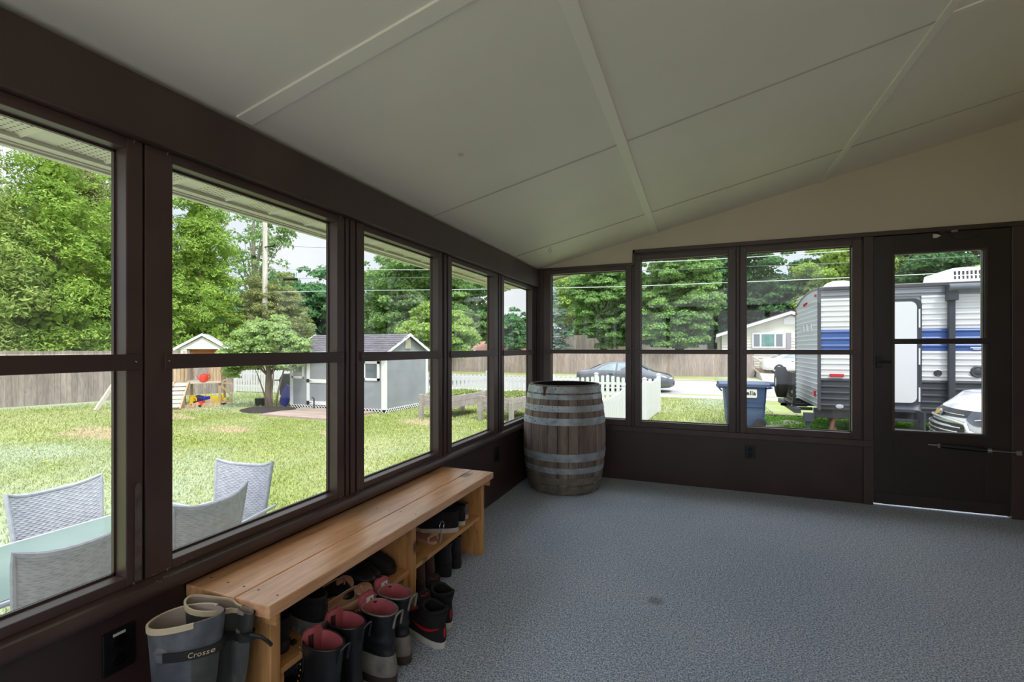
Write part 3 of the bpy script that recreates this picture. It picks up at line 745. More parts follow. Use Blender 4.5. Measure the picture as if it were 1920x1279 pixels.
# ---------------- tall leather work boots (toe along +x local, rotated to face the wall)
def work_boot(label, loc, rz, black, lean=0, tongue=(0, 0), group=None, seed=1):
    t = thing('work_boot', label, 'boot', loc, rz, group)
    if black:
        rings = [(.028, -.002, .292, .048), (.05, -.004, .29, .05), (.075, 0, .275, .048), (.10, .004, .225, .041), (.125, .006, .175, .038), (.16, .004, .148, .039),
                 (.20, .0, .142, .043), (.24, -.005, .14, .047), (.268, -.008, .142, .05)]
        up, wob_ = BLK_L, .001
    else:
        rings = [(.03, -.004, .295, .052), (.055, -.006, .292, .054), (.08, -.002, .272, .051), (.105, .004, .215, .044), (.13, .010, .165, .040), (.155, .004, .150, .044),
                 (.18, .010, .140, .041), (.205, .001, .138, .046), (.235, -.004, .140, .049), (.258, -.006, .144, .052)]
        up, wob_ = BLK_L, .0028
    sole = [(0, -.006, .298, .052), (.012, -.007, .301, .054), (.03, -.006, .299, .053)]
    out = make_shoe(t, rings, sole, up, BLK_RUB if black else BRN_SOLE, RED_LIN, lin_depth=.17, wall=.005, wob=wob_, seed=seed,
                    mid=([(.026, -.009, .303, .0555), (.036, -.0085, .302, .055)], BLK_RUB if black else BRN_SOLE))
    zt = rings[-1][0]; xf = rings[-1][2]
    # dusty foot of the worn pair
    if not black:
        mb = MB(); rr = []
        for z, xb, xf_, w in ((.034, -.0075, .2975, .0555), (.055, -.0085, .2945, .0565), (.08, -.0045, .2745, .0535), (.098, .0, .235, .0475), (.106, .002, .216, .0465)):
            rr.append(outline(xb, xf_, w, z, 22))
        mb.loft(rr, False, False); mb.build('vamp', WORN, t, smooth=True, world=False)
    # rim binding
    rim = outline(rings[-1][1] + .002, xf - .002, rings[-1][3] - .002, zt + .001, 26)
    mb = MB(); mb.tube(rim + [rim[0]], .0032, 6, cap=False); mb.build('rim_binding', WORN if not black else BLK_L, t, smooth=True, world=False)
    # tongue: padded red-lined slab standing above the front of the collar
    ty, tx = tongue; rr = []
    ex = -.012 if black else -.008
    for z, hw in ((zt - .10, .030), (zt - .05, .036), (zt - .01, .040 + ex * .2), (zt + .018 + ex, .039 + ex * .2), (zt + .034 + ex, .029), (zt + .040 + ex, .014)):
        k_ = (z - zt + .1) / .14
        cx = xf - .016 + tx * k_; cy = ty * k_
        rr.append([(cx - .007 - .006 * math.cos(PI * u / 2), cy + hw * u, z) for u in (-1, -.5, 0, .5, 1)] + [(cx + .003 - .006 * math.cos(PI * u / 2), cy + hw * u, z) for u in (1, .5, 0, -.5, -1)])
    mb = MB(); mb.loft(rr); tg = mb.build('tongue', RED_LIN, t, smooth=True, world=False)
    if black:
        mb = MB(); rr = []
        for z in (zt - .06, zt - .02, zt + .012):
            k_ = (z - zt + .1) / .14; cx = xf - .0315 + tx * k_
            rr.append([(cx + .0005 + .004 * abs(u), ty * k_ + .010 + .012 * u, z) for u in (-1, 0, 1)])
        mb.loft(rr, False, False, closed=False); mb.build('tongue_tape', RED_LIN_D, tg, world=False)
    else:
        k_ = (.02 + .1) / .14; cx = xf - .0345 + tx * k_
        mb = MB(); mb.box(cx - .001, ty * k_ - .019, zt - .022, cx + .0015, ty * k_ + .013, zt + .018); mb.build('tongue_label', LABELW, tg, world=False)
        mb = MB(); mb.box(cx - .0018, ty * k_ - .010, zt - .014, cx - .001, ty * k_ - .004, zt + .010); mb.box(cx - .0018, ty * k_ - .001, zt - .014, cx - .001, ty * k_ + .008, zt - .010); mb.build('label_print', LABELK, tg, world=False)
    # pull loop at the heel
    mb = MB(); mb.tube([(rings[-1][1] - .002, -.026, zt - .045), (rings[-1][1] - .010, -.026, zt - .01), (rings[-1][1] - .016, -.022, zt + .008), (rings[-1][1] - .019, -.006, zt + .012),
                        (rings[-1][1] - .014, .008, zt + .002), (rings[-1][1] - .008, .010, zt - .02), (rings[-1][1] - .002, .010, zt - .045)], .0042, 6)
    mb.build('pull_loop', BLK_L if black else WORN, t, smooth=True, world=False)
    # facing flaps with eyelets along the front edges
    for s_ in (-1, 1):
        mb = MB(); rr = []
        for z, x, y in ((.105, .205, .022), (.13, .165, .024), (.17, .148, .026), (.21, .143, .028), (zt - .004, .141, .031)):
            rr.append([(x + .003, s_ * (y - .012), z), (x - .008, s_ * (y + .004), z), (x - .022, s_ * (y + .0125), z), (x - .024, s_ * (y + .010), z), (x - .006, s_ * (y - .012), z)])
        mb.loft(rr); fl = mb.build('lace_facing', BLK_L, t, smooth=True, world=False)
        for z, x, y in ((.13, .164, .0265), (.150, .157, .027), (.172, .149, .0285), (.193, .147, .030), (.214, .144, .031), (.234, .143, .033), (.252, .142, .035)):
            mb = MB(); mb.tube([(x - .014, s_ * (y + .010), z + .0035 * math.cos(a)) if 0 else (x - .012 + .0034 * math.cos(a), s_ * (y + .010 - .001 * math.cos(a)), z + .0034 * math.sin(a)) for a in (2 * PI * q / 8 for q in range(9))], .0013, 5)
            mb.build('eyelet', BRASS if black else SILVER, fl, world=False)
    P = []
    for q in range(12):
        z = .115 + .011 * q; x = .19 - .05 * min(1, q / 4) + (.006 if q % 2 else 0); P.append((x + .008, .024 * (1 if q % 2 else -1), z))
    add_laces(t, P)
    # a loose lace hanging down the side
    sg = -1 if black else -1
    add_laces(t, [(.02, sg * (rings[-1][3] + .002), zt - .02), (.03, sg * (rings[-1][3] + .004), zt - .06), (.045, sg * .046, zt - .10), (.05, sg * .050, zt - .15), (.06, sg * .052, zt - .19)], .0011)
    return t
# local +x (toe) faces the wall: rz ~ 180 deg
work_boot('near black leather work boot with red lining, brass eyelets, beside the bench post', (.440, 1.184, 0), R(172), True, tongue=(0.0, .004), group=None, seed=2)
work_boot('black leather work boot with red lining standing second from the bench post', (.428, 1.305, 0), R(174), True, tongue=(.004, .004), seed=5)
work_boot('worn grey work boot gaping open, third boot from the near bench post', (.478, 1.423, 0), R(170), False, tongue=(-.012, .035), seed=3)
work_boot('worn grey work boot gaping open right beside the red and black sneakers', (.462, 1.540, 0), R(171), False, tongue=(-.010, .038), seed=8)

# ---------------- rubber boots
def rubber_boot(label, loc, rz, pinch, m_out, strap_text=True, seed=0):
    t = thing('rubber_boot', label, 'boot', loc, rz)
    n = 36
    def ring(z, cx, a, b_, fold=0.0, xf=0):
        pts = []
        for j in range(n):
            th = 2 * PI * j / n; c, s_ = math.cos(th), math.sin(th)
            x = cx + a * c; y = b_ * s_ * (1 - .25 * c)
            if pinch: y = y * (1 - fold * .75 * math.exp(-((c - .45) / .28) ** 2)); y += fold * .012 * math.sin(c * 3.2)
            pts.append((x, y, z + fold * .012 * (c - .2) * (1 if not pinch else -1)))
        return pts
    BZ_ = 1.1 if not pinch else 1.0
    spec = [(.03, .055, .150, .050, 0), (.06, .055, .150, .052, 0), (.09, .035, .125, .05, 0), (.12, .005, .085, .047, 0), (.16, -.01, .070, .047, .1), (.22, -.008, .080, .052, .3), (.30, -.004, .095, .054, .6), (.37, 0, .108, .054, .9), (.43, 0, .116, .056, 1)]
    spec = [s[:3] + (s[3] * (1.14 if (s[0] > .25 and not pinch) else 1), s[4]) for s in spec]
    if pinch: spec = [s[:2] + (s[2], s[3] * .82, s[4]) for s in spec]
    rr = [ring(*s[:4], fold=s[4]) for s in spec]
    mb = MB(); mb.loft(rr, True, False); mb.build('boot_shaft', m_out, t, smooth=True, world=False, angle=80)
    top = rr[-1]
    def inset(rg_, d_, dz):
        cx = sum(p[0] for p in rg_) / n; return [((p[0] - cx) * (1 - d_ / .11) + cx, p[1] * (1 - d_ / .05), p[2] + dz) for p in rg_]
    mb = MB(); mb.loft([inset(top, .004, .001), inset(top, .0045, -.03), inset(rr[-2], .005, 0), inset(rr[-3], .005, 0), inset(rr[-4], .005, 0), inset(rr[-5], .005, 0)], False, True)
    mb.build('lining', BOOT_LIN, t, smooth=True, world=False, angle=80)
    # cream binding around most of the rim, the gusset part bare
    keep = [j for j in range(n) if math.cos(2 * PI * j / n) < .52]
    j0 = keep[0]; seq = list(range(j0, j0 + len(keep)))
    mb = MB(); rg2 = []
    for j in seq:
        p = Vector(top[j % n]); q = Vector(top[(j + 1) % n]); cx = Vector((0, 0, p.z)); o_ = (p - cx); o_.z = 0; o_ = Vector((o_.x * .3, o_.y, 0)).normalized()
        rg2.append([p + o_ * .0018 + Vector((0, 0, -.011)), p + o_ * .0022 + Vector((0, 0, .002)), p - o_ * .0045 + Vector((0, 0, .002)), p - o_ * .0045 + Vector((0, 0, -.002))])
    mb.loft(rg2); mb.build('cream_binding', CREAM_TRIM, t, smooth=True, world=False)
    # gusset patch: long rounded tongue on the side near the front end
    for s_ in (-1,):
        mb = MB(); rr2 = []
        for i in range(11):
            u = i / 10; z = .20 + .155 * u; hw = .026 * math.sin(PI * (.06 + .50 * u)) ** .7
            ccx = .066 + .012 * u; k_ = []
            for q in (-1, -.5, 0, .5, 1):
                x = ccx + hw * q; s = spec; zz = z
                for a_, b2 in zip(spec[:-1], spec[1:]):
                    if a_[0] <= zz <= b2[0]:
                        tt = (zz - a_[0]) / (b2[0] - a_[0]); A = a_[2] + (b2[2] - a_[2]) * tt; B = a_[3] + (b2[3] - a_[3]) * tt; CX = a_[1] + (b2[1] - a_[1]) * tt
                c = max(-1, min(1, (x - CX) / A)); y = s_ * (B * math.sqrt(max(0, 1 - c * c)) * (1 - .25 * c) * ((1 - .6 * math.exp(-((c - .45) / .28) ** 2)) if pinch else 1) + .0035 + .004 * (1 - q * q))
                k_.append((x, y, z))
            rr2.append(k_)
        mb.loft(rr2, False, False, closed=False); mb.build('gusset', m_out if False else mat('gusset_rubber', (86, 86, 84), (70, 70, 70), scale=20, rough=.5) if 'gusset_rubber' not in bpy.data.materials else bpy.data.materials['gusset_rubber'], t, smooth=True, world=False)
    # strap around the shaft top and its buckle patch
    mb = MB(); rg3 = []
    zc = .362; A, B = .107, .0545 * (.82 if pinch else 1.14)
    a_from, a_to = (-1.75, .5)
    for i in range(25):
        th = a_from + (a_to - a_from) * i / 24; c, s_ = math.cos(th), math.sin(th)
        f_ = (1 - .7 * math.exp(-((c - .45) / .28) ** 2)) if pinch else 1
        x = A * c; y = B * s_ * (1 - .25 * c) * f_; o_ = Vector((c * .5, s_, 0)).normalized()
        rg3.append([Vector((x, y, zc + dz)) + o_ * dd for dz, dd in ((-.011, .006), (.011, .006), (.011, .0085), (-.011, .0085))])
    mb.loft(rg3); mb.build('strap', BLK_RUB, t, smooth=True, world=False)
    mb = MB(); th = -1.9; c, s_ = math.cos(th), math.sin(th); x, y = A * c, B * s_ * (1 - .25 * c)
    mb.sphere((x, y + .002, zc), (.027, .0065, .021), 14); mb.obox((x + .006, y - .007, zc), (.022, .008, .018)); mb.build('buckle_patch', m_out, t, smooth=True, world=False)
    if strap_text:
        tm = text_mesh('strap_lettering', 'Crosse', .018, CREAM_TRIM, t, Matrix.Identity(4), .0003, .15, 1.05)
        for v_ in tm.data.vertices:            # lay the letters on the curved strap
            x_ = .072 + v_.co.x; c_ = min(.97, x_ / A); s2 = -math.sqrt(1 - c_ * c_); o_ = Vector((c_ * .5, s2, 0)).normalized()
            v_.co = Vector((x_, B * s2 * (1 - .25 * c_), zc + v_.co.y)) + o_ * (.0094 + v_.co.z)
    mb = MB(); mb.loft([outline(-.10, .21, .053, 0), outline(-.102, .212, .055, .02), outline(-.10, .21, .053, .032)]); mb.build('sole', BLK_RUB, t, smooth=True, world=False)
    return t
rubber_boot('grey dusty rubber boot with tan lining and cream rim, standing nearest the wall outlet', (.192, .876, 0), R(19), False, GREEN_RUB); bpy.data.objects['rubber_boot'].scale = (.88, .97, 1.12)
b2 = rubber_boot('squeezed green rubber boot standing between the wider rubber boot and the bench', (.212, .956, 0), R(12), True, BOOT_GREEN, strap_text=False); b2.scale = (.95, .82, 1.09)
mb = MB(); mb.tube([(.09, -.02, .37), (.125, -.03, .378), (.155, -.022, .372), (.17, -.01, .355), (.172, -.004, .345)], [.003, .006, .0055, .005, .004], 6); mb.tube([(.168, -.014, .36), (.176, -.004, .345)], .006, 6)
mb.build('loose_strap_end', BLK_RUB, b2, smooth=True, world=False)

# ---------------- red and black high-top sneakers
def high_top(label, loc, rz, seed):
    t = thing('high_top_sneaker', label, 'sneaker', loc, rz, 'red and black high-top sneakers beside the bench')
    rings = [(.026, 0, .285, .046), (.045, -.003, .28, .047), (.065, -.002, .245, .044), (.085, .003, .19, .039), (.105, .004, .15, .037), (.125, -.001, .132, .040), (.14, -.004, .128, .043)]
    out = make_shoe(t, rings, [(0, 0, .288, .048), (.006, -.003, .291, .05), (.027, -.002, .289, .0495)], BLK_S, WHT_RUB, BLK_M, lin_depth=.08, wall=.009, seed=seed,
                    mid=([(.0, .001, .286, .046), (.004, -.001, .289, .049)], RED))
    # padded collar with raised heel tab
    rim = outline(-.002, .120, .038, .139, 26)
    rim = [(x, y, z + .016 * max(0, 1 - x / .05) ** 1.0 + .012 * max(0, (x - .08) / .04)) for x, y, z in rim]
    mb = MB(); mb.tube(rim + [rim[0]], .0075, 8, cap=False); mb.build('padded_collar', BLK_S, t, smooth=True, world=False)
    mb = MB(); rr = []
    for z, hw in ((.10, .026), (.14, .032), (.17, .034), (.185, .024)):
        cx = .128 + (z - .1) * .15; rr.append([(cx - .006 * math.cos(u * 1.4), hw * u, z) for u in (-1, -.5, 0, .5, 1)] + [(cx + .004, hw * u, z) for u in (1, .5, 0, -.5, -1)])
    mb.loft(rr); tg = mb.build('tongue', BLK_S, t, smooth=True, world=False)
    mb = MB(); mb.tube([(.133, .012 * s, .165 + .006 * abs(s)) for s in (-1.5, -.5, .5, 1.5)], .002, 5); mb.build('red_tag', RED, tg, world=False)
    # red curved side stripe, both sides, plus heel stripe
    def side_y(x, z, s_):
        for a_, b_ in zip(rings[:-1], rings[1:]):
            if a_[0] <= z <= b_[0]:
                tt = (z - a_[0]) / (b_[0] - a_[0]); xb = a_[1] + (b_[1] - a_[1]) * tt; xf = a_[2] + (b_[2] - a_[2]) * tt; w = a_[3] + (b_[3] - a_[3]) * tt
        cx = (xb + xf) / 2; u = max(-1, min(1, (x - cx) / ((xf - xb) / 2))); v = max(0, 1 - abs(u) ** 2.3) ** (1 / 2.3)
        k_ = 1 + .12 * u - (.16 * (1 - abs(u + .1)) if xf - xb > .2 else 0)
        return s_ * (w * v * k_ + .0022)
    for s_ in (-1, 1):
        mb = MB(); rr = []
        for i in range(13):
            u = i / 12; x = .012 + .15 * u; zc = .083 - .075 * u + .062 * u * u; h = .004 + .013 * math.sin(PI * min(1, u * 1.1)) ** .8 * (.3 + .7 * u)
            rr.append([(x, side_y(x, zc + dz, s_), zc + dz) for dz in (-h / 2, 0, h / 2)])
        mb.loft(rr, False, False, closed=False); mb.build('red_side_stripe', RED, t, smooth=True, world=False)
    mb = MB(); mb.sphere((-.003, 0, .066), (.003, .006, .022), 8); mb.build('red_heel_patch', RED, t, smooth=True, world=False)
    mb = MB()
    for q in range(5):
        x = .215 - .019 * q; z = .078 + .011 * q; mb.tube([(x, -.022, z), (x - .004, 0, z + .006), (x, .022, z)], .0022, 5)
    mb.build('red_lace', RED, t, smooth=True, world=False)
    return t
high_top('red and black high-top sneaker, the one nearer the worn boots', (.545, 1.668, 0), R(158), 3)
high_top('red and black high-top sneaker standing out on the carpet, farther from the boots', (.502, 1.795, 0), R(152), 4)

# ---------------- low shoes on and under the shelf
def low_shoe(kind, label, cat, loc, rz, m_up, m_sole, m_lin, L_=.28, w=.045, h=.075, sole_h=.025, heel_h=0, group=None, name=None, rx=0):
    t = thing(name or kind, label, cat, loc, rz, group)
    if rx: t.rotation_euler = (rx, 0, rz)
    s = sole_h
    rings = [(s, 0, L_, w * .97), (s + .02, -.003, L_ - .004, w), (s + .04, -.002, L_ * .80, w * .93), (s + h * .7, .002, L_ * .56, w * .80), (s + h, 0, L_ * .46, w * .78)]
    sole = [(0, 0, L_ + .002, w), (s * .4, -.003, L_ + .005, w * 1.04), (s + .003, -.001, L_ + .003, w * 1.02)]
    make_shoe(t, rings, sole, m_up, m_sole, m_lin, lin_depth=h * .75, wall=.006)
    rim = outline(.0, L_ * .46 - .002, w * .76, s + h, 24)
    mb = MB(); mb.tube(rim + [rim[0]], .005, 6, cap=False); mb.build('collar', m_up, t, smooth=True, world=False)
    if kind != 'slip_on_shoe':
        mb = MB()
        for q in range(4):
            x = L_ * (.70 - .06 * q); z = s + .048 + .010 * q; mb.tube([(x, -.02, z - .004), (x, 0, z + .005), (x, .02, z - .004)], .002, 5)
        mb.build('lace', LACE_D, t, smooth=True, world=False)
        mb = MB(); mb.obox((L_ * .46, 0, s + h + .004), (.006, .045, .04), rotmat(0, R(20))); mb.build('tongue', m_up, t, world=False, bevel=.002)
    if kind == 'hiking_shoe':
        mb = MB()
        for q in range(9): mb.tube([outline(-.0045, L_ * .7, w * .99, s + .022 + .006 * q, 26)[j] for j in range(9, 18)], .0012, 4)
        mb.build('heel_rib', BLK_RUB, t, world=False)
        mb = MB()
        for q in range(9):
            for s_ in (-1, 1): mb.box(.01 + .03 * q, s_ * w * .75, -.0, .026 + .03 * q, s_ * (w + .003), .012)
        tag(mb.build('tread', m_sole, t, world=False), kind='stuff')
    if heel_h:
        pass
    return t
low_shoe('hiking_shoe', 'dark hiking shoe with thick sole on the shelf, right beside the near bench post', 'shoe', (.262, 1.145, SHZ), R(176), BLK_M, BLK_RUB, BLK_M, L_=.245, sole_h=.032, h=.075)
low_shoe('hiking_shoe', 'ribbed black hiking shoe with chunky grey sole on the near shelf', 'shoe', (.292, 1.272, SHZ), R(168), BLK_M, GRY_RUB, BLK_M, L_=.265, w=.048, sole_h=.036, h=.085)
# tan flats lying together
def flat_shoe(label, loc, rot):
    t = thing('ballet_flat', label, 'shoe', loc, 0, 'tan ballet flats on the near shelf'); t.rotation_euler = rot
    rings = [(.006, 0, .235, .036), (.02, -.001, .234, .039), (.034, .002, .225, .036), (.043, .004, .21, .033)]
    out = []
    for z, xb, xf, w in rings: out.append([(x, y, zz + (.014 * max(0, 1 - x / .05) if z > .03 else 0) - (0.0 if z < .04 else .0)) for x, y, zz in outline(xb, xf, w, z, 26)])
    mb = MB(); mb.loft(out, False, False); mb.build('upper', TAN, t, smooth=True, world=False)
    mb = MB(); toe = [(x, y, z) for x, y, z in outline(.15, .225, .032, .041, 20)]; mb.loft([toe, [(x * .98 + .003, y * .7, .047) for x, y, z in toe]], False, True); mb.build('toe_cap', TAN, t, smooth=True, world=False)
    mb = MB(); mb.loft([outline(.001, .234, .037, .004), outline(.001, .234, .037, .008)]); mb.build('insole', TAN_IN, t, smooth=True, world=False)
    mb = MB(); mb.tube([p for p in out[-1]] + [out[-1][0]], .0024, 6, cap=False); mb.build('edge_binding', TAN_IN, t, smooth=True, world=False)
    mb = MB(); mb.loft([outline(0, .235, .036, 0), outline(-.001, .236, .038, .005)]); mb.build('sole', BRN_L, t, smooth=True, world=False)
    mb = MB(); mb.tube([(.172, -.012, .046), (.166, -.014, .058), (.175, 0, .062), (.184, .012, .056), (.180, .010, .046)], .003, 6); mb.build('bow_loop', TAN, t, smooth=True, world=False)
    return t
flat_shoe('tan patent ballet flat lying lengthwise at the front of the near shelf', (.252, 1.30, SHZ + .012), (R(20), R(0), R(82)))
flat_shoe('tan ballet flat leaning behind the black hiking shoe', (.150, 1.31, SHZ + .018), (R(35), R(0), R(84)))
# black shoes piled on the near shelf
low_shoe('slip_on_shoe', 'black slip-on shoe at the back of the dark pile on the near shelf', 'shoe', (.02, 1.50, SHZ), R(-12), BLK_L, BLK_RUB, BLK_S, L_=.25, h=.05, sole_h=.02)
low_shoe('slip_on_shoe', 'black clog with rounded toe toward the room on the near shelf', 'shoe', (.045, 1.575, SHZ), R(2), BLK_L, BLK_RUB, BLK_S, L_=.225, h=.05, sole_h=.022)
low_shoe('lace_up_shoe', 'black lace-up shoe with toe toward the room, third along the near shelf', 'shoe', (.03, 1.645, SHZ), R(-3), BLK_L, BLK_RUB, BLK_S, L_=.225, w=.036, h=.062, sole_h=.018)
low_shoe('lace_up_shoe', 'black suede ankle shoe against the middle bench post', 'shoe', (.03, 1.722, SHZ), R(0), BLK_S, BLK_RUB, BLK_S, L_=.235, w=.041, h=.085, sole_h=.024)
# far shelf
low_shoe('ankle_boot', 'dark brown heeled shoe on the far shelf, just past the middle bench post', 'boot', (.218, 1.915, SHZ), R(180), BRN_L, BRN_SOLE, BLK_S, L_=.20, w=.034, h=.095, sole_h=.045)
def sandal(label, loc, rz):
    t = thing('sandal', label, 'sandal', loc, rz)
    mb = MB(); mb.loft([outline(0, .22, .034, 0), outline(0, .222, .036, .012), outline(0, .22, .034, .016)]); mb.build('sole', TAN, t, smooth=True, world=False)
    mb = MB()
    for x in (.02, .15): mb.tube([(x, -.034, .012), (x + .005, -.028, .035), (x + .01, 0, .046), (x + .005, .028, .035), (x, .034, .012)], .0045, 6)
    mb.build('strap', TAN, t, smooth=True, world=False)
    mb = MB(); mb.tube([(.03, -.03, .03), (.0, -.01, .05), (.0, .01, .05), (.03, .03, .03)], .004, 6); mb.build('heel_strap', TAN_IN, t, smooth=True, world=False)
    return t
sandal('tan leather sandal lying on the far shelf under the silver key ring', (.275, 2.055, SHZ), R(165))
kr = thing('key_ring', 'silver key ring with a small carabiner hanging in front of the far shelf', 'key ring', (.312, 2.05, SHZ + .11))
mb = MB(); mb.tube([(.312, 2.05 + .022 * math.cos(a), SHZ + .10 + .022 * math.sin(a)) for a in (2 * PI * i / 20 for i in range(21))], .0016, 6, cap=False); mb.build('ring', SILVER, kr, smooth=True)
mb = MB(); mb.tube([(.312, 2.04, SHZ + .08), (.312, 2.044, SHZ + .055), (.310, 2.040, SHZ + .03), (.307, 2.035, SHZ + .015)], [.003, .005, .005, .002], 6); mb.build('clip', METAL, kr, smooth=True)
mb = MB(); mb.tube([(.312, 2.07, SHZ + .112), (.305, 2.062, SHZ + .15), (.30, 2.06, BZ - .038)], .001, 5); mb.build('hanging_loop', LACE_D, kr)
low_shoe('canvas_sneaker', 'black canvas sneaker with white sole on the far shelf, its side turned to the room', 'sneaker', (.30, 2.245, SHZ), R(200), BLK_S, WHT_RUB, BLK_S, L_=.27, w=.04, h=.085, sole_h=.022, group='black canvas sneakers on the far shelf')
low_shoe('canvas_sneaker', 'black canvas sneaker with white sole on the far shelf, farther from the key ring', 'sneaker', (.292, 2.335, SHZ), R(178), BLK_S, WHT_RUB, BLK_S, L_=.27, w=.04, h=.085, sole_h=.022, group='black canvas sneakers on the far shelf')
low_shoe('slip_on_shoe', 'pinkish grey suede shoe at the far end of the shelf', 'shoe', (.262, 2.435, SHZ), R(180), PINKGREY, WHT_RUB, PINKGREY, L_=.24, w=.036, h=.06, sole_h=.022)
# under the far shelf
low_shoe('ankle_boot', 'dark olive shoe heel on the carpet against the middle bench post', 'shoe', (.235, 1.86, 0), R(180), OLIVE, BLK_RUB, BLK_S, L_=.22, w=.034, h=.11, sole_h=.02)
low_shoe('ankle_boot', 'brown leather ankle boot under the far shelf, nearer the middle post', 'boot', (.252, 1.985, 0), R(176), BRN_L, BRN_SOLE, BLK_S, L_=.24, w=.040, h=.115, sole_h=.06, group='brown ankle boots under the far shelf')
low_shoe('ankle_boot', 'brown leather ankle boot under the far shelf, next to the black boots', 'boot', (.252, 2.075, 0), R(176), BRN_L, BRN_SOLE, BLK_S, L_=.24, w=.036, h=.12, sole_h=.06, group='brown ankle boots under the far shelf')
low_shoe('ankle_boot', 'black leather ankle boot under the far shelf, beside the brown boots', 'boot', (.275, 2.21, 0), R(178), BLK_L, BLK_RUB, BLK_S, L_=.25, w=.042, h=.12, sole_h=.05, group='black ankle boots under the far shelf')
low_shoe('ankle_boot', 'black leather ankle boot under the far shelf, nearest the end panel', 'boot', (.278, 2.315, 0), R(178), BLK_L, BLK_RUB, BLK_S, L_=.25, w=.040, h=.12, sole_h=.05, group='black ankle boots under the far shelf')
# ============================================================ yard materials
GZ = -.65
def lawn_mat(name, blades=False):
    m, n, l, b = base_mat(name)
    f = noise(n, l, .45, (1, 1, 1), 4)
    c = ramp(n, l, f, .36, .66, lin((146, 158, 92)), lin((170, 176, 128)))
    f1 = noise(n, l, .16, (1, 1, 1), 3)                       # greyer clover drifts
    c = mix_col(n, l, c, lin((172, 182, 156)), ramp(n, l, f1, .50, .64))
    f2 = noise(n, l, 14, (1, 1, 1), 5, .7)
    c = mix_col(n, l, c, ramp(n, l, f2, .3, .7, (.78, .8, .74, 1), (1.16, 1.14, 1.1, 1)), 1.0, 'MULTIPLY')
    # bare earth patches near the swing and the bench window
    tc = n.new('ShaderNodeTexCoord')
    for (x, y, rx, ry) in ((-10.6, 6.3, 1.6, .8), (-8.6, 7.6, 1.0, .45), (-12.6, 8.4, 2.0, .5), (-13.6, 9.7, 1.4, .7), (-5.0, 10.2, .9, .5), (-6.0, 8.2, .5, .3)):
        mp = n.new('ShaderNodeMapping'); mp.inputs['Location'].default_value = (-x / rx, -y / ry, 0); mp.inputs['Scale'].default_value = (1 / rx, 1 / ry, 0)
        ln = n.new('ShaderNodeVectorMath'); ln.operation = 'LENGTH'
        l.new(tc.outputs['Object'], mp.inputs['Vector']); l.new(mp.outputs[0], ln.inputs[0])
        d_ = math_n(n, l, 'ADD', ln.outputs['Value'], math_n(n, l, 'MULTIPLY', noise(n, l, 2.2, detail=4), 1.3))
        k_ = ramp(n, l, math_n(n, l, 'MULTIPLY', d_, .4), .46, .64, (.75, .75, .75, 1), (0, 0, 0, 1))
        c = mix_col(n, l, c, lin((190, 172, 144)), k_)
    if blades:
        g = n.new('ShaderNodeNewGeometry'); hs = n.new('ShaderNodeHueSaturation')
        v = math_n(n, l, 'MULTIPLY_ADD', g.outputs['Random Per Island'], .5); v.node.inputs[2].default_value = .85
        l.new(v, hs.inputs['Value']); l.new(c, hs.inputs['Color']); c = hs.outputs['Color']
    l.new(c, b.inputs['Base Color']); b.inputs['Roughness'].default_value = .9; b.inputs['Specular IOR Level'].default_value = .1
    if not blades: bump(n, l, b, f2, .8, .03)
    return m
LAWN = lawn_mat('lawn_grass'); BLADE = lawn_mat('grass_blade', True)
ASPH = mat('pale_asphalt', (186, 184, 188), (172, 171, 176), scale=1.5, rough=.85, bmp=.1, bscale=60)
CONC = mat('concrete_walk', (206, 200, 192), (190, 184, 176), scale=2, rough=.85)
KERB = mat('kerb_concrete', (190, 172, 160), rough=.85)
GRAVEL = mat('driveway_gravel', (150, 142, 132), (118, 112, 104), scale=30, rough=.95, bmp=.5, bscale=60, bdist=.01)

def gz(y):
    t = min(1, max(0, (y - 19.3) / 2.6)); return GZ - .20 * t * t * (3 - 2 * t)
mb = MB(); ys = [-14, -4, 0, 4, 8, 12, 16, 19.3, 19.9, 20.5, 21.1, 21.9, 24, 34, 38, 60, 130]
mb.loft([[(x, y, gz(y)) for x in (-150, -60, -30, -15, -8, 0, 8, 20, 60, 120)] for y in ys], False, False, closed=False)
tag(mb.build('lawn', LAWN, fix=False), kind='structure')
mb = MB(); mb.box(-60, 22.6, -.9, 70, 31.6, -.842); tag(mb.build('road', ASPH), kind='structure')
mb = MB(); mb.box(-60, 31.6, -.9, 70, 32.0, -.78); tag(mb.build('kerb_strip', KERB), kind='structure')
mb = MB(); mb.prism([(18.7, -.66), (19.8, -.668), (19.8, -.635), (18.7, -.625)], 'X', -60, 70); tag(mb.build('sidewalk', CONC), kind='structure')
mb = MB(); mb.box(3.6, 5.2, -.7, 14, 10.9, -.565); tag(mb.build('driveway', GRAVEL), kind='structure')
mb = MB(); mb.box(-2.15, -3, -.7, -.06, 2.35, -.632); tag(mb.build('patio_bounce_slab', CONC), kind='structure')  # pale slab added out of view, throwing light up at the chairs
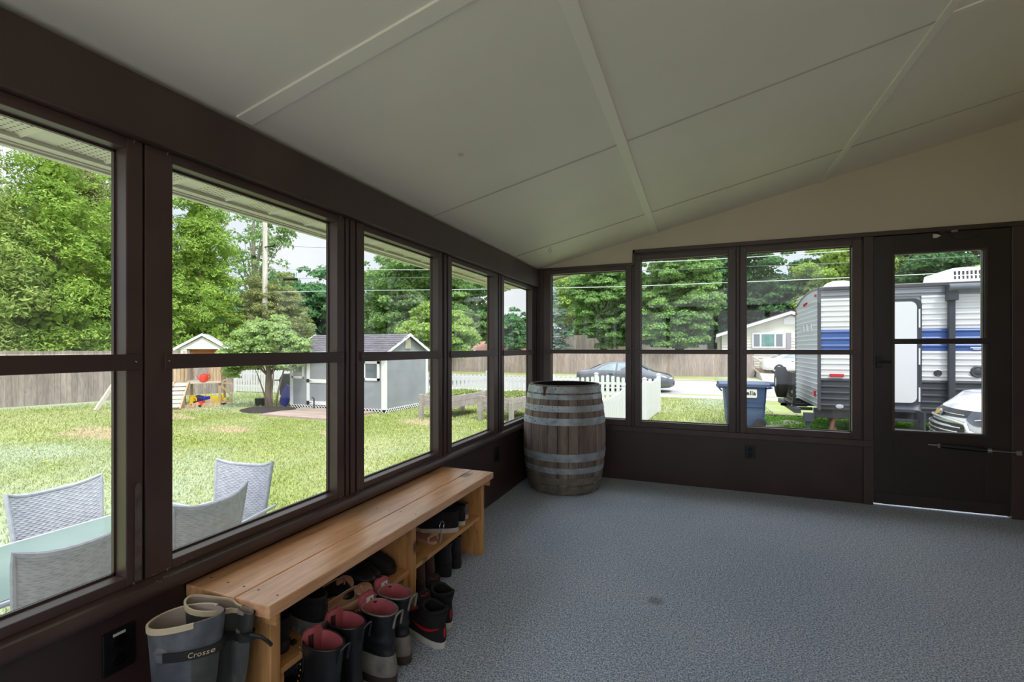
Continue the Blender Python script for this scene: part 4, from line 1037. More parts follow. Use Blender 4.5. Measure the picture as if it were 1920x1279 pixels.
# short grass standing on the lawn, nearest part only
def grass(name, n_, x0, x1, y0, y1, h, seed):
    rg = np.random.default_rng(seed)
    x = rg.uniform(x0, x1, n_); y = rg.uniform(y0, y1, n_)
    keep = ~((name == 'lawn_grass_tuft') & (x > -11) & (y < 10.5)) & ~(x < -20.2 + y * .29)
    keep &= ~((x > -10.4) & (x < -6.8) & (y > 11.1) & (y < 13.5)) & ~((x > -9.9) & (x < -7.0) & (y > 9.3) & (y < 11.2)) & ~((x > 3.5) & (y < 11))
    keep &= ~((np.hypot((x + 10.55) / 1.3, (y - 10.5) / .85) < 1))
    keep &= ~((x > -.2) & (y < 4.6)) & ~((x > -2.2) & (y < 2.4))
    x, y = x[keep], y[keep]; m_ = len(x)
    hh = h * rg.uniform(.4, 1.2, m_); a = rg.uniform(0, 2 * PI, m_); w = rg.uniform(.005, .010, m_) * (h / .04)
    lx, ly = rg.normal(0, .4, m_) * hh, rg.normal(0, .4, m_) * hh
    V = np.zeros((m_, 4, 3)); g = np.full(m_, GZ - .002)
    V[:, 0] = np.stack([x - w * np.cos(a), y - w * np.sin(a), g], 1); V[:, 1] = np.stack([x + w * np.cos(a), y + w * np.sin(a), g], 1)
    V[:, 2] = np.stack([x + w * .4 * np.cos(a) + lx, y + w * .4 * np.sin(a) + ly, g + hh], 1); V[:, 3] = np.stack([x - w * .4 * np.cos(a) + lx, y - w * .4 * np.sin(a) + ly, g + hh], 1)
    return tag(quads_object(name, V, BLADE), kind='stuff')
tag(grass('lawn_grass_blade', 150000, -11, 2.5, 1.5, 10.5, .034, 1), 'short mown grass covering the back yard lawn', 'grass')
tag(grass('lawn_grass_tuft', 120000, -18.5, 3.5, 4.5, 18.5, .05, 2), 'mown grass farther out around the shed and raised beds', 'grass')
DAND = mat('dandelion_yellow', (236, 214, 60), rough=.6)
rg = random.Random(5); mb = MB()
for i in range(110):
    x, y = rg.uniform(-11, -2.5), rg.uniform(3, 10); mb.sphere((x, y, GZ + .045), (.016, .016, .008), 6)
tag(mb.build('dandelion', DAND), 'tiny yellow dandelions scattered over the mown lawn', 'dandelions', kind='stuff')

# ============================================================ fences
GREYW = wood_mat('weathered_fence_board', (172, 162, 156), (132, 122, 118), 'Z', 5, True, .14, .85, knot_col=(104, 92, 88))
BROWNW = wood_mat('brown_fence_board', (188, 172, 168), (154, 138, 135), 'Z', 2.5, True, .12, .85, knot_col=(96, 80, 78))
WHITEF = mat('white_fence_vinyl', (220, 220, 224), rough=.45)
def board_fence(label, p0, p1, zb0, zb1, h, bw, m_, post_step=2.4, name='wooden_fence', gap=.004, th=.02):
    """solid board fence: boards, rails and posts"""
    p0, p1 = Vector(p0), Vector(p1); d_ = (p1 - p0); L_ = d_.length; d_.normalize(); nn = Vector((-d_.y, d_.x))
    t = thing(name, label, 'fence', (p0.x, p0.y, zb0)); rg_ = random.Random(int(L_ * 10)); mb = MB(); s_ = 0
    while s_ < L_ - .01:
        w = min(bw, L_ - s_); a = p0 + d_ * (s_ + gap / 2); b_ = p0 + d_ * (s_ + w - gap / 2); zb = zb0 + (zb1 - zb0) * s_ / L_; hh = h + rg_.uniform(-.012, .012)
        o_ = nn * (th / 2 + rg_.uniform(0, .004))
        q = [a - o_, b_ - o_, b_ + o_, a + o_]
        mb.loft([[(v.x, v.y, zb) for v in q], [(v.x, v.y, zb + hh) for v in q]]); s_ += w
    mb.build('board_panel', m_, t)
    for f_ in (.15, .55, .88):
        mb = MB(); z0 = zb0 + h * f_; z1 = zb1 + h * f_; a = p0 + nn * .04; b_ = p1 + nn * .04
        mb.bar((a.x, a.y, z0), (b_.x, b_.y, z1), .04, .085); mb.build('rail', m_, t)
    k_ = int(L_ / post_step)
    for i in range(k_ + 1):
        a = p0 + d_ * min(L_, i * post_step) + nn * .1; zb = zb0 + (zb1 - zb0) * i * post_step / L_
        mb = MB(); mb.box(a.x - .045, a.y - .045, zb - .1, a.x + .045, a.y + .045, zb + h - .05); mb.build('post', m_, t)
    return t
board_fence('weathered grey board fence behind the swing and playhouse', (-20.8, 1.0), (-16.95, 14.3), GZ, GZ, 1.78, .14, GREYW)
board_fence('long brown board fence across the street', (-34, 37.2), (5.15, 37.2), -.86, -.86, 1.80, .155, BROWNW)
board_fence('taller grey board fence rising behind the brown street fence under the maples', (-15, 46.5), (-3.2, 46.5), -.4, -.4, 2.95, .16, GREYW, post_step=3)

def picket_fence(label, p0, p1, h, step, pw, scallop, name='picket_fence', span=1.9, zrail=(.28, .80), flip=1):
    p0, p1 = Vector(p0), Vector(p1); d_ = p1 - p0; L_ = d_.length; d_.normalize(); nn = Vector((-d_.y, d_.x)) * flip
    t = thing(name, label, 'fence', (p0.x, p0.y, GZ)); mb = MB(); s_ = step / 2
    while s_ < L_:
        u = (s_ % span) / span; hh = h - scallop * math.sin(PI * u); a = p0 + d_ * (s_ - pw / 2); b_ = p0 + d_ * (s_ + pw / 2)
        for (q, r) in ((0, 0),):
            o_ = nn * .01; z0 = GZ + .05; zt = GZ + hh; m2 = (a + b_) / 2
            ring = [(a, z0), (b_, z0), (b_, zt - .03), ((m2 + (b_ - m2) * .55), zt), ((m2 + (a - m2) * .55), zt), (a, zt - .03)]
            mb.loft([[(v.x + o_.x * k_, v.y + o_.y * k_, z) for v, z in ring] for k_ in (-1, 1)])
        s_ += step
    mb.build('picket_panel', WHITEF, t)
    for z in zrail:
        mb = MB(); a = p0 + nn * .03; b_ = p1 + nn * .03; mb.bar((a.x, a.y, GZ + z), (b_.x, b_.y, GZ + z), .04, .075); mb.build('rail', WHITEF, t)
    k_ = round(L_ / span)
    for i in range(k_ + 1):
        a = p0 + d_ * (L_ * i / k_) + nn * .02
        mb = MB(); mb.box(a.x - .05, a.y - .05, GZ, a.x + .05, a.y + .05, GZ + h + .02); mb.loft([[(a.x + sx * q, a.y + sy * q, GZ + h + z) for sx, sy in ((-1, -1), (1, -1), (1, 1), (-1, 1))] for q, z in ((.06, .02), (.06, .035), (.01, .07))]); mb.build('post', WHITEF, t)
    return t
picket_fence('white scalloped picket fence running along the street side behind shed and raised beds', (-10.6, 14.35), (.42, 14.35), 1.06, .155, .095, .10)
picket_fence('white picket fence behind the fruit tree and the playhouse', (-16.9, 14.25), (-10.7, 14.3), .97, .15, .10, 0)
picket_fence('white picket fence panel coming toward the porch beside the front lawn', (.44, 14.25), (-.05, 7.6), 1.08, .14, .115, .10, span=2.25, flip=-1)

# ============================================================ shed
SH_SIDE = mat('shed_grey_siding', (150, 154, 160), (138, 142, 149), scale=1.4, rough=.65, bmp=.08, bscale=20)
SH_TRIM = mat('shed_white_trim', (232, 232, 234), rough=.5)
SH_ROOF = mat('shed_shingle', (118, 112, 118), (92, 88, 94), scale=8, stretch=(1, 3, 3), rough=.9, bmp=.5, bscale=30, island=.12)
SX0, SX1, SY0, SY1 = -10.42, -6.86, 11.15, 13.42
sh = thing('garden_shed', 'grey garden shed with white trim and shingled gable roof', 'shed', ((SX0 + SX1) / 2, (SY0 + SY1) / 2, GZ))
EZ, PZ = 1.14, 1.66; YM = (SY0 + SY1) / 2
mb = MB(); mb.prism([(SY0, GZ + .1), (SY1, GZ + .1), (SY1, EZ), (YM, PZ - .06), (SY0, EZ)], 'X', SX0, SX1); mb.build('wall', SH_SIDE, sh)
mb = MB()
for x, y in ((SX0, SY0), (SX1, SY0), (SX1, SY1)):
    sx = -1 if x == SX0 else 1; sy = -1 if y == SY0 else 1
    mb.box(x, y + sy * .018, GZ + .1, x - sx * .10, y - sy * .0, EZ); mb.box(x + sx * .018, y + sy * .018, GZ + .1, x, y - sy * .10, EZ)
mb.build('corner_trim', SH_TRIM, sh)
mb = MB()
for (a, b_, za, zb) in ((SY0 - .16, YM, EZ - .08, PZ), (SY1 + .16, YM, EZ - .08, PZ)):
    for x in (SX0 - .12, SX1 + .10):
        mb.prism([(a, za - .07), (b_, zb - .07), (b_, zb + .02), (a, za + .02)], 'X', x, x + .025)
mb.box(SX0 - .1, SY0 - .17, EZ - .14, SX1 + .12, SY0 - .145, EZ - .045); mb.build('rake_trim', SH_TRIM, sh)
mb = MB(); rows = 9
for sgn, ye in ((-1, SY0 - .18), (1, SY1 + .18)):
    for r in range(rows):
        t0, t1 = r / rows, (r + 1) / rows
        for q in range(13):
            xa = SX0 - .13 + (SX1 - SX0 + .26) * q / 13 + (.1 if r % 2 else 0); xb = min(SX1 + .13, xa + (SX1 - SX0 + .26) / 13 - .006)
            y0_ = ye + (YM - ye) * t0; y1_ = ye + (YM - ye) * t1; z0_ = EZ - .05 + (PZ + .05 - EZ) * t0; z1_ = EZ - .05 + (PZ + .05 - EZ) * t1
            mb.add([(xa, y0_, z0_ + .018), (xb, y0_, z0_ + .018), (xb, y1_, z1_ + .004), (xa, y1_, z1_ + .004), (xa, y0_, z0_), (xb, y0_, z0_), (xb, y1_, z1_ - .01), (xa, y1_, z1_ - .01)],
                   [(0, 1, 2, 3), (7, 6, 5, 4), (0, 4, 5, 1), (1, 5, 6, 2), (2, 6, 7, 3), (3, 7, 4, 0)])
mb.build('shingle_roof', SH_ROOF, sh)
PANE = mat('shed_window_pane', (108, 114, 122), (96, 102, 110), scale=2, rough=.25)
for x0, x1 in ((-10.36, -9.86), (-7.60, -7.03)):
    mb = MB(); z0, z1 = .28, .84
    mb.box(x0, SY0 - .03, z0, x0 + .075, SY0, z1); mb.box(x1 - .075, SY0 - .03, z0, x1, SY0, z1); mb.box(x0, SY0 - .03, z0, x1, SY0, z0 + .07); mb.box(x0, SY0 - .03, z1 - .07, x1, SY0, z1)
    w = mb.build('shed_window', SH_TRIM, sh); MB().box(x0 + .07, SY0 - .012, z0 + .06, x1 - .07, SY0, z1 - .06).build('pane', PANE, w)
for x0, x1, hx_ in ((-9.74, -8.80, 0), (-8.78, -7.84, 1)):
    mb = MB(); t_ = .11; z0, z1 = GZ + .14, 1.02
    mb.box(x0, SY0 - .035, z0, x0 + t_, SY0 - .01, z1); mb.box(x1 - t_, SY0 - .035, z0, x1, SY0 - .01, z1)
    for za, zb in ((z0, z0 + t_), (.16, .27), (z1 - t_, z1)): mb.box(x0, SY0 - .035, za, x1, SY0 - .01, zb)
    dr = mb.build('shed_door', SH_TRIM, sh)
    MB().box(x0 + .05, SY0 - .015, z0 + .05, x1 - .05, SY0 - .003, z1 - .05).build('door_panel', SH_SIDE, dr)
    mb = MB()
    for z in (GZ + .2, .215, .94):
        if hx_ == 0: mb.prism([(x0 + .03, z - .05), (x0 + .07, z - .015), (x0 + .24, z), (x0 + .07, z + .015), (x0 + .03, z + .05)], 'Y', SY0 - .045, SY0 - .033)
        else: mb.prism([(x1 - .03, z - .05), (x1 - .07, z - .015), (x1 - .24, z), (x1 - .07, z + .015), (x1 - .03, z + .05)], 'Y', SY0 - .045, SY0 - .033)
    mb.build('strap_hinge', METAL_DARK, dr)
mb = MB(); mb.box(SX1, YM - .13, 1.20, SX1 + .03, YM + .13, 1.52)
vt = mb.build('gable_vent', mat('vent_cream', (206, 200, 178), rough=.6), sh)
mb = MB()
for q in range(7): mb.obox((SX1 + .035, YM, 1.225 + .042 * q), (.004, .2, .03), rotmat(0, R(35)))
mb.build('vent_slat', bpy.data.materials['vent_cream'], vt)
mb = MB()
for (a, b_, fx) in ((SX0, SX1, True), (SY0, SY1, False)):
    s_ = a
    while s_ < b_ - .1:
        for u, v in (((s_, GZ + .01), (s_ + .11, GZ + .12)), ((s_ + .11, GZ + .01), (s_, GZ + .12))):
            if fx: mb.bar((u[0], SY0 - .02, u[1]), (v[0], SY0 - .02, v[1]), .012, .022, (0, 1, 0))
            else: mb.bar((SX1 + .02, u[0], u[1]), (SX1 + .02, v[0], v[1]), .012, .022, (1, 0, 0))
        s_ += .11
mb.build('base_lattice', SH_TRIM, sh)
mb = MB(); mb.box(SX0 + .05, SY0 + .05, GZ, SX1 - .05, SY1 - .05, GZ + .12); mb.build('base_frame', mat('shed_base_dark', (52, 52, 54), rough=.9), sh)
# deck in front of the shed
DECKW = wood_mat('deck_board', (190, 172, 160), (156, 138, 128), 'X', 4, False, .1, .8)
dk = thing('shed_platform', 'low grey wooden platform in front of the shed doors', 'deck', (-8.5, 10.2, GZ))
mb = MB()
for q in range(12): mb.box(-9.75, 9.45 + .137 * q, GZ, -7.15, 9.45 + .137 * q + .128, GZ + .055)
mb.build('deck_plank', DECKW, dk)
mb = MB(); mb.tube([(-9.28, 10.95, GZ), (-9.28, 10.95, GZ + .35), (-9.36, 10.95, GZ + .38)], .022, 8); mb.box(-9.4, 10.9, GZ, -9.2, 11.0, GZ + .03)
tag(mb.build('boot_scraper', METAL_DARK), 'small dark metal post at the foot of the shed wall', 'post')

# ============================================================ patio set
WEAVE = mat('grey_wicker', (190, 192, 202), (170, 172, 183), scale=30, rough=.7)
CH_METAL = mat('chair_grey_metal', (188, 190, 196), rough=.4, metal=.2)
def woven(P, nu, nv, su, sv, amp, th):
    """P(u,v)->(point, normal); basket weave panel"""
    mb = MB(); G = []
    for side in (1, -1):
        rows = []
        for j in range(nv + 1):
            row = []
            for i in range(nu + 1):
                u, v = i / nu, j / nv; p, nrm = P(u, v)
                b_ = abs(math.sin(PI * v * sv)); ph = math.sin(PI * u * su + PI * math.floor(v * sv + 1e-6))
                h = amp * (b_ * (.45 + .55 * ph * side))
                row.append(Vector(p) + Vector(nrm) * side * (th / 2 + h))
            rows.append(row)
        G.append(rows); mb.loft(rows, False, False, closed=False)
    return mb
def make_patio_chair():
    t = thing('patio_chair')
    hw = .185; bh = .55
    def back(u, v):
        x = -hw - .02 + (2 * hw + .04) * u * 1.0; k_ = (u - .5) * 2
        w_ = (1 + .22 * v)
        z = .40 + (bh + .045 * k_ * k_ * abs(k_)) * v; y = -.21 - .13 * v + .055 * k_ * k_ * v + .01
        return (x * w_, y, z), (0, -.97, -.22 + .0 * k_)
    mb = woven(back, 84, 176, 21, 44, .0042, .012); mb.build('backrest', WEAVE, t, smooth=True, world=False, fix=False)
    E_ = []
    for u, v in [(0, q / 10) for q in range(11)] + [(q / 10, 1) for q in range(1, 11)] + [(1, 1 - q / 10) for q in range(1, 11)]: E_.append(Vector(back(u, v)[0]))
    mb = MB(); mb.tube(E_, .013, 8); mb.build('back_frame', WEAVE, t, smooth=True, world=False)
    mb = woven(lambda u, v: ((-.24 + .48 * u, -.21 + .44 * v, .42 - .01 * math.sin(PI * u) * math.sin(PI * v)), (0, 0, 1)), 48, 60, 14, 20, .005, .014)
    mb.build('seat', WEAVE, t, smooth=True, world=False, fix=False)
    for s_ in (-1, 1):
        mb = MB(); mb.tube([(s_ * .262, -.285, .66), (s_ * .285, -.15, .665), (s_ * .285, .10, .655), (s_ * .275, .20, .64), (s_ * .262, .235, .58), (s_ * .25, .235, .42)], .014, 8)
        mb.build('armrest', CH_METAL, t, smooth=True, world=False)
        for y0_, y1_ in ((.225, .245), (-.20, -.26)):
            mb = MB(); mb.tube([(s_ * .238, y0_, .43), (s_ * .245, y1_, .0)], [.016, .013], 8); mb.build('leg', CH_METAL, t, smooth=True, world=False)
    return t
pc = make_patio_chair()
tag(pc, 'grey wicker patio chair on the far side of the glass table, facing the porch', 'chair', 'wicker chairs around the patio table')
pc.location = (-2.06, 1.745, GZ); pc.rotation_euler = (0, 0, R(-86))
for loc, rz, lb in (((-1.50, 1.29, GZ), R(96), 'grey wicker patio chair close outside the first window, its back to the porch'),
                    ((-1.49, 1.93, GZ), R(97), 'grey wicker patio chair close outside the second window, its back to the porch'),
                    ((-1.73, 2.35, GZ), R(190), 'grey wicker patio chair with armrests at the end of the glass table')):
    c = dup(pc, None, loc=loc, rz=rz); c['label'] = lb
T_GL = mat('frosted_green_glass', (138, 158, 150), (124, 144, 138), scale=2, rough=.3, spec=.5)
pt = thing('patio_table', 'frosted glass patio table between the wicker chairs', 'table', (-1.82, 1.55, GZ))
def rrect(x0, y0, x1, y1, r, z, k_=6):
    out = []
    for cx, cy, a in ((x1 - r, y1 - r, 0), (x0 + r, y1 - r, 90), (x0 + r, y0 + r, 180), (x1 - r, y0 + r, 270)):
        for q in range(k_ + 1): t_ = R(a + 90 * q / k_); out.append((cx + r * math.cos(t_), cy + r * math.sin(t_), z))
    return out
TX0, TY0, TX1, TY1, TZ = -2.24, .62, -1.40, 2.30, .07
mb = MB(); mb.loft([rrect(TX0 + .02, TY0 + .02, TX1 - .02, TY1 - .02, .12, TZ), rrect(TX0 + .02, TY0 + .02, TX1 - .02, TY1 - .02, .12, TZ + .006)]); mb.build('glass_top', T_GL, pt)
mb = MB(); rr = rrect(TX0, TY0, TX1, TY1, .14, TZ - .004); mb.tube(rr + [rr[0]], .014, 8, cap=False); mb.build('rim', CH_METAL, pt, smooth=True)
mb = MB(); mb.lathe([(.022, TZ + .0065), (.04, TZ + .009), (.042, TZ + .0065)], (-1.84, 1.52, 0), 20); mb.build('umbrella_ring', CH_METAL, pt, smooth=True)
for x in (TX0 + .1, TX1 - .1):
    for y in (TY0 + .12, TY1 - .12):
        mb = MB(); mb.tube([(x, y, TZ - .01), (x, y, GZ)], .02, 8); mb.build('leg', CH_METAL, pt, smooth=True)

# ============================================================ raised garden beds
BEDW = wood_mat('bed_plank', (190, 182, 180), (158, 148, 146), 'X', 4, True, .1, .85, knot_col=(120, 108, 104))
SOIL = mat('bed_soil', (96, 84, 66), (70, 60, 50), scale=20, rough=.95)
HERB = leaf_mat('herb_leaf', (176, 188, 120), (140, 160, 84), .3)
def raised_bed(label, cx, cy, L_, W_, rz, seed):
    t = thing('raised_garden_bed', label, 'planter', (cx, cy, GZ), rz, 'raised garden beds on legs')
    zt, zb = .62, .30; mb = MB()
    for k_ in (-1, 1):
        for q in range(2):
            mb.box(-L_ / 2, k_ * W_ / 2 - .02, zb + q * .16, L_ / 2, k_ * W_ / 2 + .02, zb + q * .16 + .155); mb.box(k_ * L_ / 2 - .02, -W_ / 2, zb + q * .16, k_ * L_ / 2 + .02, W_ / 2, zb + q * .16 + .155)
    mb.build('plank_box', BEDW, t, world=False, bevel=.004)
    for a in (-1, 1):
        for b_ in (-1, 1):
            mb = MB(); mb.box(a * (L_ / 2 + .0) - .05, b_ * (W_ / 2 + .065) - .05, 0, a * (L_ / 2) + .05, b_ * (W_ / 2 + .065) + .05, zt + .02); mb.build('leg', BEDW, t, world=False, bevel=.004)
    MB().box(-L_ / 2 + .02, -W_ / 2 + .02, zb + .02, L_ / 2 - .02, W_ / 2 - .02, zt - .05).build('soil', SOIL, t, world=False)
    rg_ = np.random.default_rng(seed); n_ = 2600
    p = np.stack([rg_.uniform(-L_ / 2 + .05, L_ / 2 - .05, n_), rg_.uniform(-W_ / 2 + .05, W_ / 2 - .05, n_), zt - .05 + rg_.uniform(0, .10, n_)], 1)
    tag(quads_object('low_planting', leaf_quads(p, None, .06, .5, rg_, up=.5), HERB, t), kind='stuff')
    return t
def leaf_quads(p, out, size, aspect, rg_, up=.35, jitter=.8):
    """diamond leaves at points p, facing roughly along out"""
    n_ = len(p)
    nrm = rg_.normal(0, jitter, (n_, 3)) + np.array([0, 0, up])
    if out is not None: nrm = nrm + out
    nrm /= np.linalg.norm(nrm, axis=1, keepdims=True) + 1e-9
    t = rg_.normal(0, 1, (n_, 3)); t -= nrm * np.sum(t * nrm, 1, keepdims=True); t /= np.linalg.norm(t, axis=1, keepdims=True) + 1e-9
    b_ = np.cross(nrm, t); s_ = size * rg_.uniform(.6, 1.3, (n_, 1))
    V = np.zeros((n_, 4, 3)); V[:, 0] = p - t * s_ / 2; V[:, 1] = p + b_ * s_ * aspect / 2 - nrm * s_ * .06; V[:, 2] = p + t * s_ / 2; V[:, 3] = p - b_ * s_ * aspect / 2 - nrm * s_ * .06
    return V
raised_bed('raised wooden garden bed nearest the shed, seen through the fourth window', -4.82, 11.62, .86, 1.75, R(-8), 3)
raised_bed('raised wooden garden bed farther from the shed, seen just beside the barrel', -3.15, 11.80, .95, 1.60, R(-10), 4)

# ============================================================ playhouse tower, toys, swing leg
PLAYW = wood_mat('play_cedar', (206, 182, 152), (180, 150, 118), 'Z', 5, True, .12, .75)
PLAYO = wood_mat('play_orange_panel', (196, 126, 78), (176, 106, 62), 'X', 3, True, .06, .6)
PLAYPALE = wood_mat('play_pale_plank', (222, 214, 204), (200, 188, 176), 'X', 4, False, .06, .7)
LAV = mat('play_roof_grey', (190, 184, 200), (148, 146, 172), scale=5, rough=.7)
pz = R(46)
pl = thing('playhouse_tower', 'small wooden play tower with white gable roof and ramp ladder', 'playhouse', (-13.75, 10.75, GZ), pz)
W_, D_ = .48, .55
for x in (-W_, W_):
    for y in (-D_, D_): MB().box(x - .035, y - .035, 0, x + .035, y + .035, 1.78).build('corner_post', PLAYW, pl, world=False)
mb = MB(); mb.box(-W_ - .3, -D_ - .1, .74, W_ + .04, D_, .80); mb.build('deck', PLAYPALE, pl, world=False)
mb = MB()
for q in range(5): mb.box(.16 + .075 * q, -D_ - .005, .80, .16 + .075 * q + .06, -D_ + .015, 1.45)
for q in range(4): mb.box(-.75 + .095 * q, -D_ - .105, .80, -.75 + .095 * q + .08, -D_ - .085, 1.40)
for q in range(9): mb.box(W_ - .01, -D_ + .02 + .12 * q, .80, W_ + .01, -D_ + .10 + .12 * q, 1.45)
mb.build('slat_wall', PLAYW, pl, world=False)
mb = MB(); mb.box(-W_ + .04, D_ - .05, 1.25, W_ - .04, D_ - .03, 1.86); mb.box(-W_ + .03, -D_ + .6, 1.7, W_ - .03, -D_ + .64, 1.86); mb.build('orange_back_wall', PLAYO, pl, world=False)
mb = MB(); mb.box(-W_ - .10, -D_ - .03, 1.3, -W_ + .06, -D_ + .0, 1.86); mb.box(W_ - .06, -D_ - .03, 1.3, W_ + .08, -D_, 1.86)
mb.prism([(-W_ - .16, 1.84), (W_ + .16, 1.84), (0, 2.22)], 'Y', -D_ - .04, -D_ - .01); mb.build('white_gable', SH_TRIM, pl, world=False)
mb = MB()
for s_ in (-1, 1): mb.prism([(s_ * (W_ + .22), 1.82), (0, 2.30), (0, 2.34), (s_ * (W_ + .26), 1.86)][::s_], 'Y', -D_ - .09, D_ + .1)
mb.build('roof', LAV, pl, world=False)
mb = MB()
for s_ in (-1, 1): mb.prism([(s_ * (W_ + .27), 1.79), (0, 2.27), (0, 2.35), (s_ * (W_ + .29), 1.87)][::s_], 'Y', -D_ - .12, -D_ - .09)
mb.build('roof_trim', SH_TRIM, pl, world=False)
mb = MB(); mb.bar((-.86, -D_ - .75, .02), (-.72, -D_ - .12, .80), .04, .09); mb.bar((-.44, -D_ - .80, .02), (-.34, -D_ - .12, .80), .04, .09); mb.build('ramp_rail', PLAYW, pl, world=False)
mb = MB()
for q in range(6):
    u = (q + .5) / 6; c = Vector((-.67 + .13 * u, -D_ - .80 + .66 * u, .06 + .72 * u)); mb.obox(c, (.46 - .04 * u, .02, .115), rotmat(R(-40)))
mb.build('ramp_plank', PLAYPALE, pl, world=False)
mb = MB()
for x, z in ((-.62, .10), (-.52, .30), (-.60, .47), (-.46, .62)): mb.sphere((x, -D_ - .74 + z * .9, z + .02), (.035, .02, .03), 8)
mb.build('climbing_hold', mat('pale_green_hold', (206, 220, 206), rough=.5), pl, world=False)
mb = MB(); mb.bar((W_, -D_, .70), (W_ + .34, -D_ + .05, .28), .03, .06); mb.bar((W_ + .34, -D_ + .05, .05), (W_ + .34, -D_ + .05, .72), .035, .035); mb.bar((W_ - .02, -D_, .10), (W_ + .36, -D_ + .05, .14), .03, .07); mb.bar((W_ + .02, -D_ + .02, .74), (W_ + .36, -D_ + .05, .70), .03, .05)
mb.build('side_brace', PLAYW, pl, world=False)
mb = MB(); mb.box(-.34, -D_ - .35, .0, W_ + .05, -D_ - .31, .13); mb.bar((-.4, -D_ - .45, .03), (.35, -D_ - .15, .2), .03, .12); mb.build('sandbox_board', PLAYW, pl, world=False)
def at_play(x, y, z): c_, s_ = math.cos(pz), math.sin(pz); return (-13.75 + x * c_ - y * s_, 10.75 + x * s_ + y * c_, GZ + z)
REDP = mat('red_plastic', (226, 70, 52), rough=.35); YELP = mat('yellow_plastic', (232, 196, 44), rough=.4); BLUEP = mat('blue_plastic', (48, 62, 170), rough=.4); NAVY = mat('navy_plastic', (54, 52, 112), rough=.5)
p = at_play(.04, -D_ - .02, .80)
wc = thing('watering_can', 'red plastic watering can standing on the play tower deck', 'watering can', p, pz)
mb = MB(); mb.lathe([(.001, 0), (.115, 0), (.12, .02), (.112, .18), (.10, .215), (.085, .22)], (0, 0, 0), 20); mb.build('can_body', REDP, wc, smooth=True, world=False)
mb = MB(); mb.tube([(-.09, 0, .05), (-.16, 0, .12), (-.205, 0, .21)], [.03, .02, .012], 8); mb.build('spout', REDP, wc, smooth=True, world=False)
mb = MB(); mb.tube([(.1, 0, .08), (.165, 0, .13), (.15, 0, .22), (.05, 0, .26), (-.03, 0, .235)], .013, 8); mb.build('handle', REDP, wc, smooth=True, world=False)
def toy_truck(label, loc, rz, m1, m2, s_):
    t = thing('toy_truck', label, 'toy', loc, rz)
    mb = MB(); mb.prism([(-.2 * s_, .06 * s_), (.05 * s_, .06 * s_), (.05 * s_, .2 * s_), (-.24 * s_, .26 * s_)], 'Y', -.1 * s_, .1 * s_); mb.build('tipper', m1, t, world=False, bevel=.008)
    mb = MB(); mb.box(.06 * s_, -.09 * s_, .06 * s_, .2 * s_, .09 * s_, .15 * s_); mb.box(.06 * s_, -.09 * s_, .15 * s_, .14 * s_, .09 * s_, .24 * s_); mb.build('cab', m2, t, world=False, bevel=.01)
    for x in (-.13, .13):
        for y in (-1, 1): mb = MB(); mb.lathe([(.001, -.02 * s_), (.055 * s_, -.02 * s_), (.055 * s_, .02 * s_), (.001, .02 * s_)], (x * s_, y * .10 * s_, .055 * s_), 14, axis='Y'); mb.build('wheel', BLK_RUB, t, world=False)
    return t
toy_truck('yellow toy dump truck under the slatted end of the play tower', at_play(.36, -.3, .0), R(60), YELP, YELP, 1.35)
toy_truck('navy and blue toy truck under the middle of the play tower', at_play(.02, -.42, .0), R(10), NAVY, BLUEP, 1.3)
tt = thing('toy_pitcher', 'yellow toy pitcher with a big handle beside the ramp ladder', 'toy', at_play(-.26, -.6, 0))
mb = MB(); mb.lathe([(.001, 0), (.10, 0), (.085, .12), (.10, .30), (.11, .33)], (0, 0, .02), 16); mb.build('pitcher_body', YELP, tt, smooth=True, world=False)
mb = MB(); mb.tube([(.09, 0, .30), (.18, 0, .28), (.18, 0, .16), (.09, 0, .12)], .018, 8); mb.build('handle', YELP, tt, smooth=True, world=False)
toy_truck('small red and black toy tractor half hidden behind the sandbox board', at_play(-.08, -.78, .0), R(200), REDP, BLK_RUB, .8)
sw = thing('swing_set', 'pale slanted wooden leg of a swing set in front of the grey fence', 'swing set', (-15.3, 8.5, GZ))
AP = (-15.3, 9.46, .98)
MB().bar((-15.27, 8.45, GZ), AP, .09, .09).build('leg', PLAYPALE, sw)
MB().bar((-15.7, 10.4, GZ), AP, .09, .09).build('leg', PLAYPALE, sw)
MB().bar((AP[0] - .05, AP[1] - .06, .98), (-14.14, 10.1, .94), .08, .10).build('top_beam', PLAYPALE, sw)

# ============================================================ things beside the shed
g = thing('gas_grill', 'dark covered barbecue grill between the shed and the fruit tree', 'grill', (-11.05, 11.9, GZ))
mb = MB(); mb.prism([(-11.45, GZ + .3), (-10.65, GZ + .3), (-10.6, GZ + .8), (-10.7, GZ + 1.0), (-11.35, GZ + 1.02), (-11.5, GZ + .82)], 'Y', 11.65, 12.15); mb.build('grill_cover', mat('grill_cover_fabric', (58, 60, 64), (44, 46, 50), scale=6, rough=.8), g, bevel=.03)
for x in (-11.35, -10.75):
    for y in (11.7, 12.05): MB().box(x - .03, y, GZ, x + .03, y + .06, GZ + .32).build('leg', METAL_DARK, g)
mb = MB(); mb.box(-11.75, 11.7, GZ + .78, -11.5, 12.05, GZ + .81); mb.build('side_shelf', METAL_DARK, g)
mb = MB(); rr = []
for q in range(9):
    u = q / 8; w = .16 + .07 * math.sin(PI * u); c = Vector((-10.98 + .30 * u, 11.35 - .0 * u, GZ + .04 + .62 * u)); rr.append([c + Vector((a * w * .8, b_ * .03, -a * w * .35)) for a, b_ in ((-1, -.4), (-.6, -1), (.6, -1), (1, -.4), (1, .4), (.6, .8), (-.6, .8), (-1, .4))])
mb.loft(rr); tag(mb.build('sled', BLUEP, smooth=True), 'bright blue plastic sled leaning by the shed corner next to the grill', 'sled')
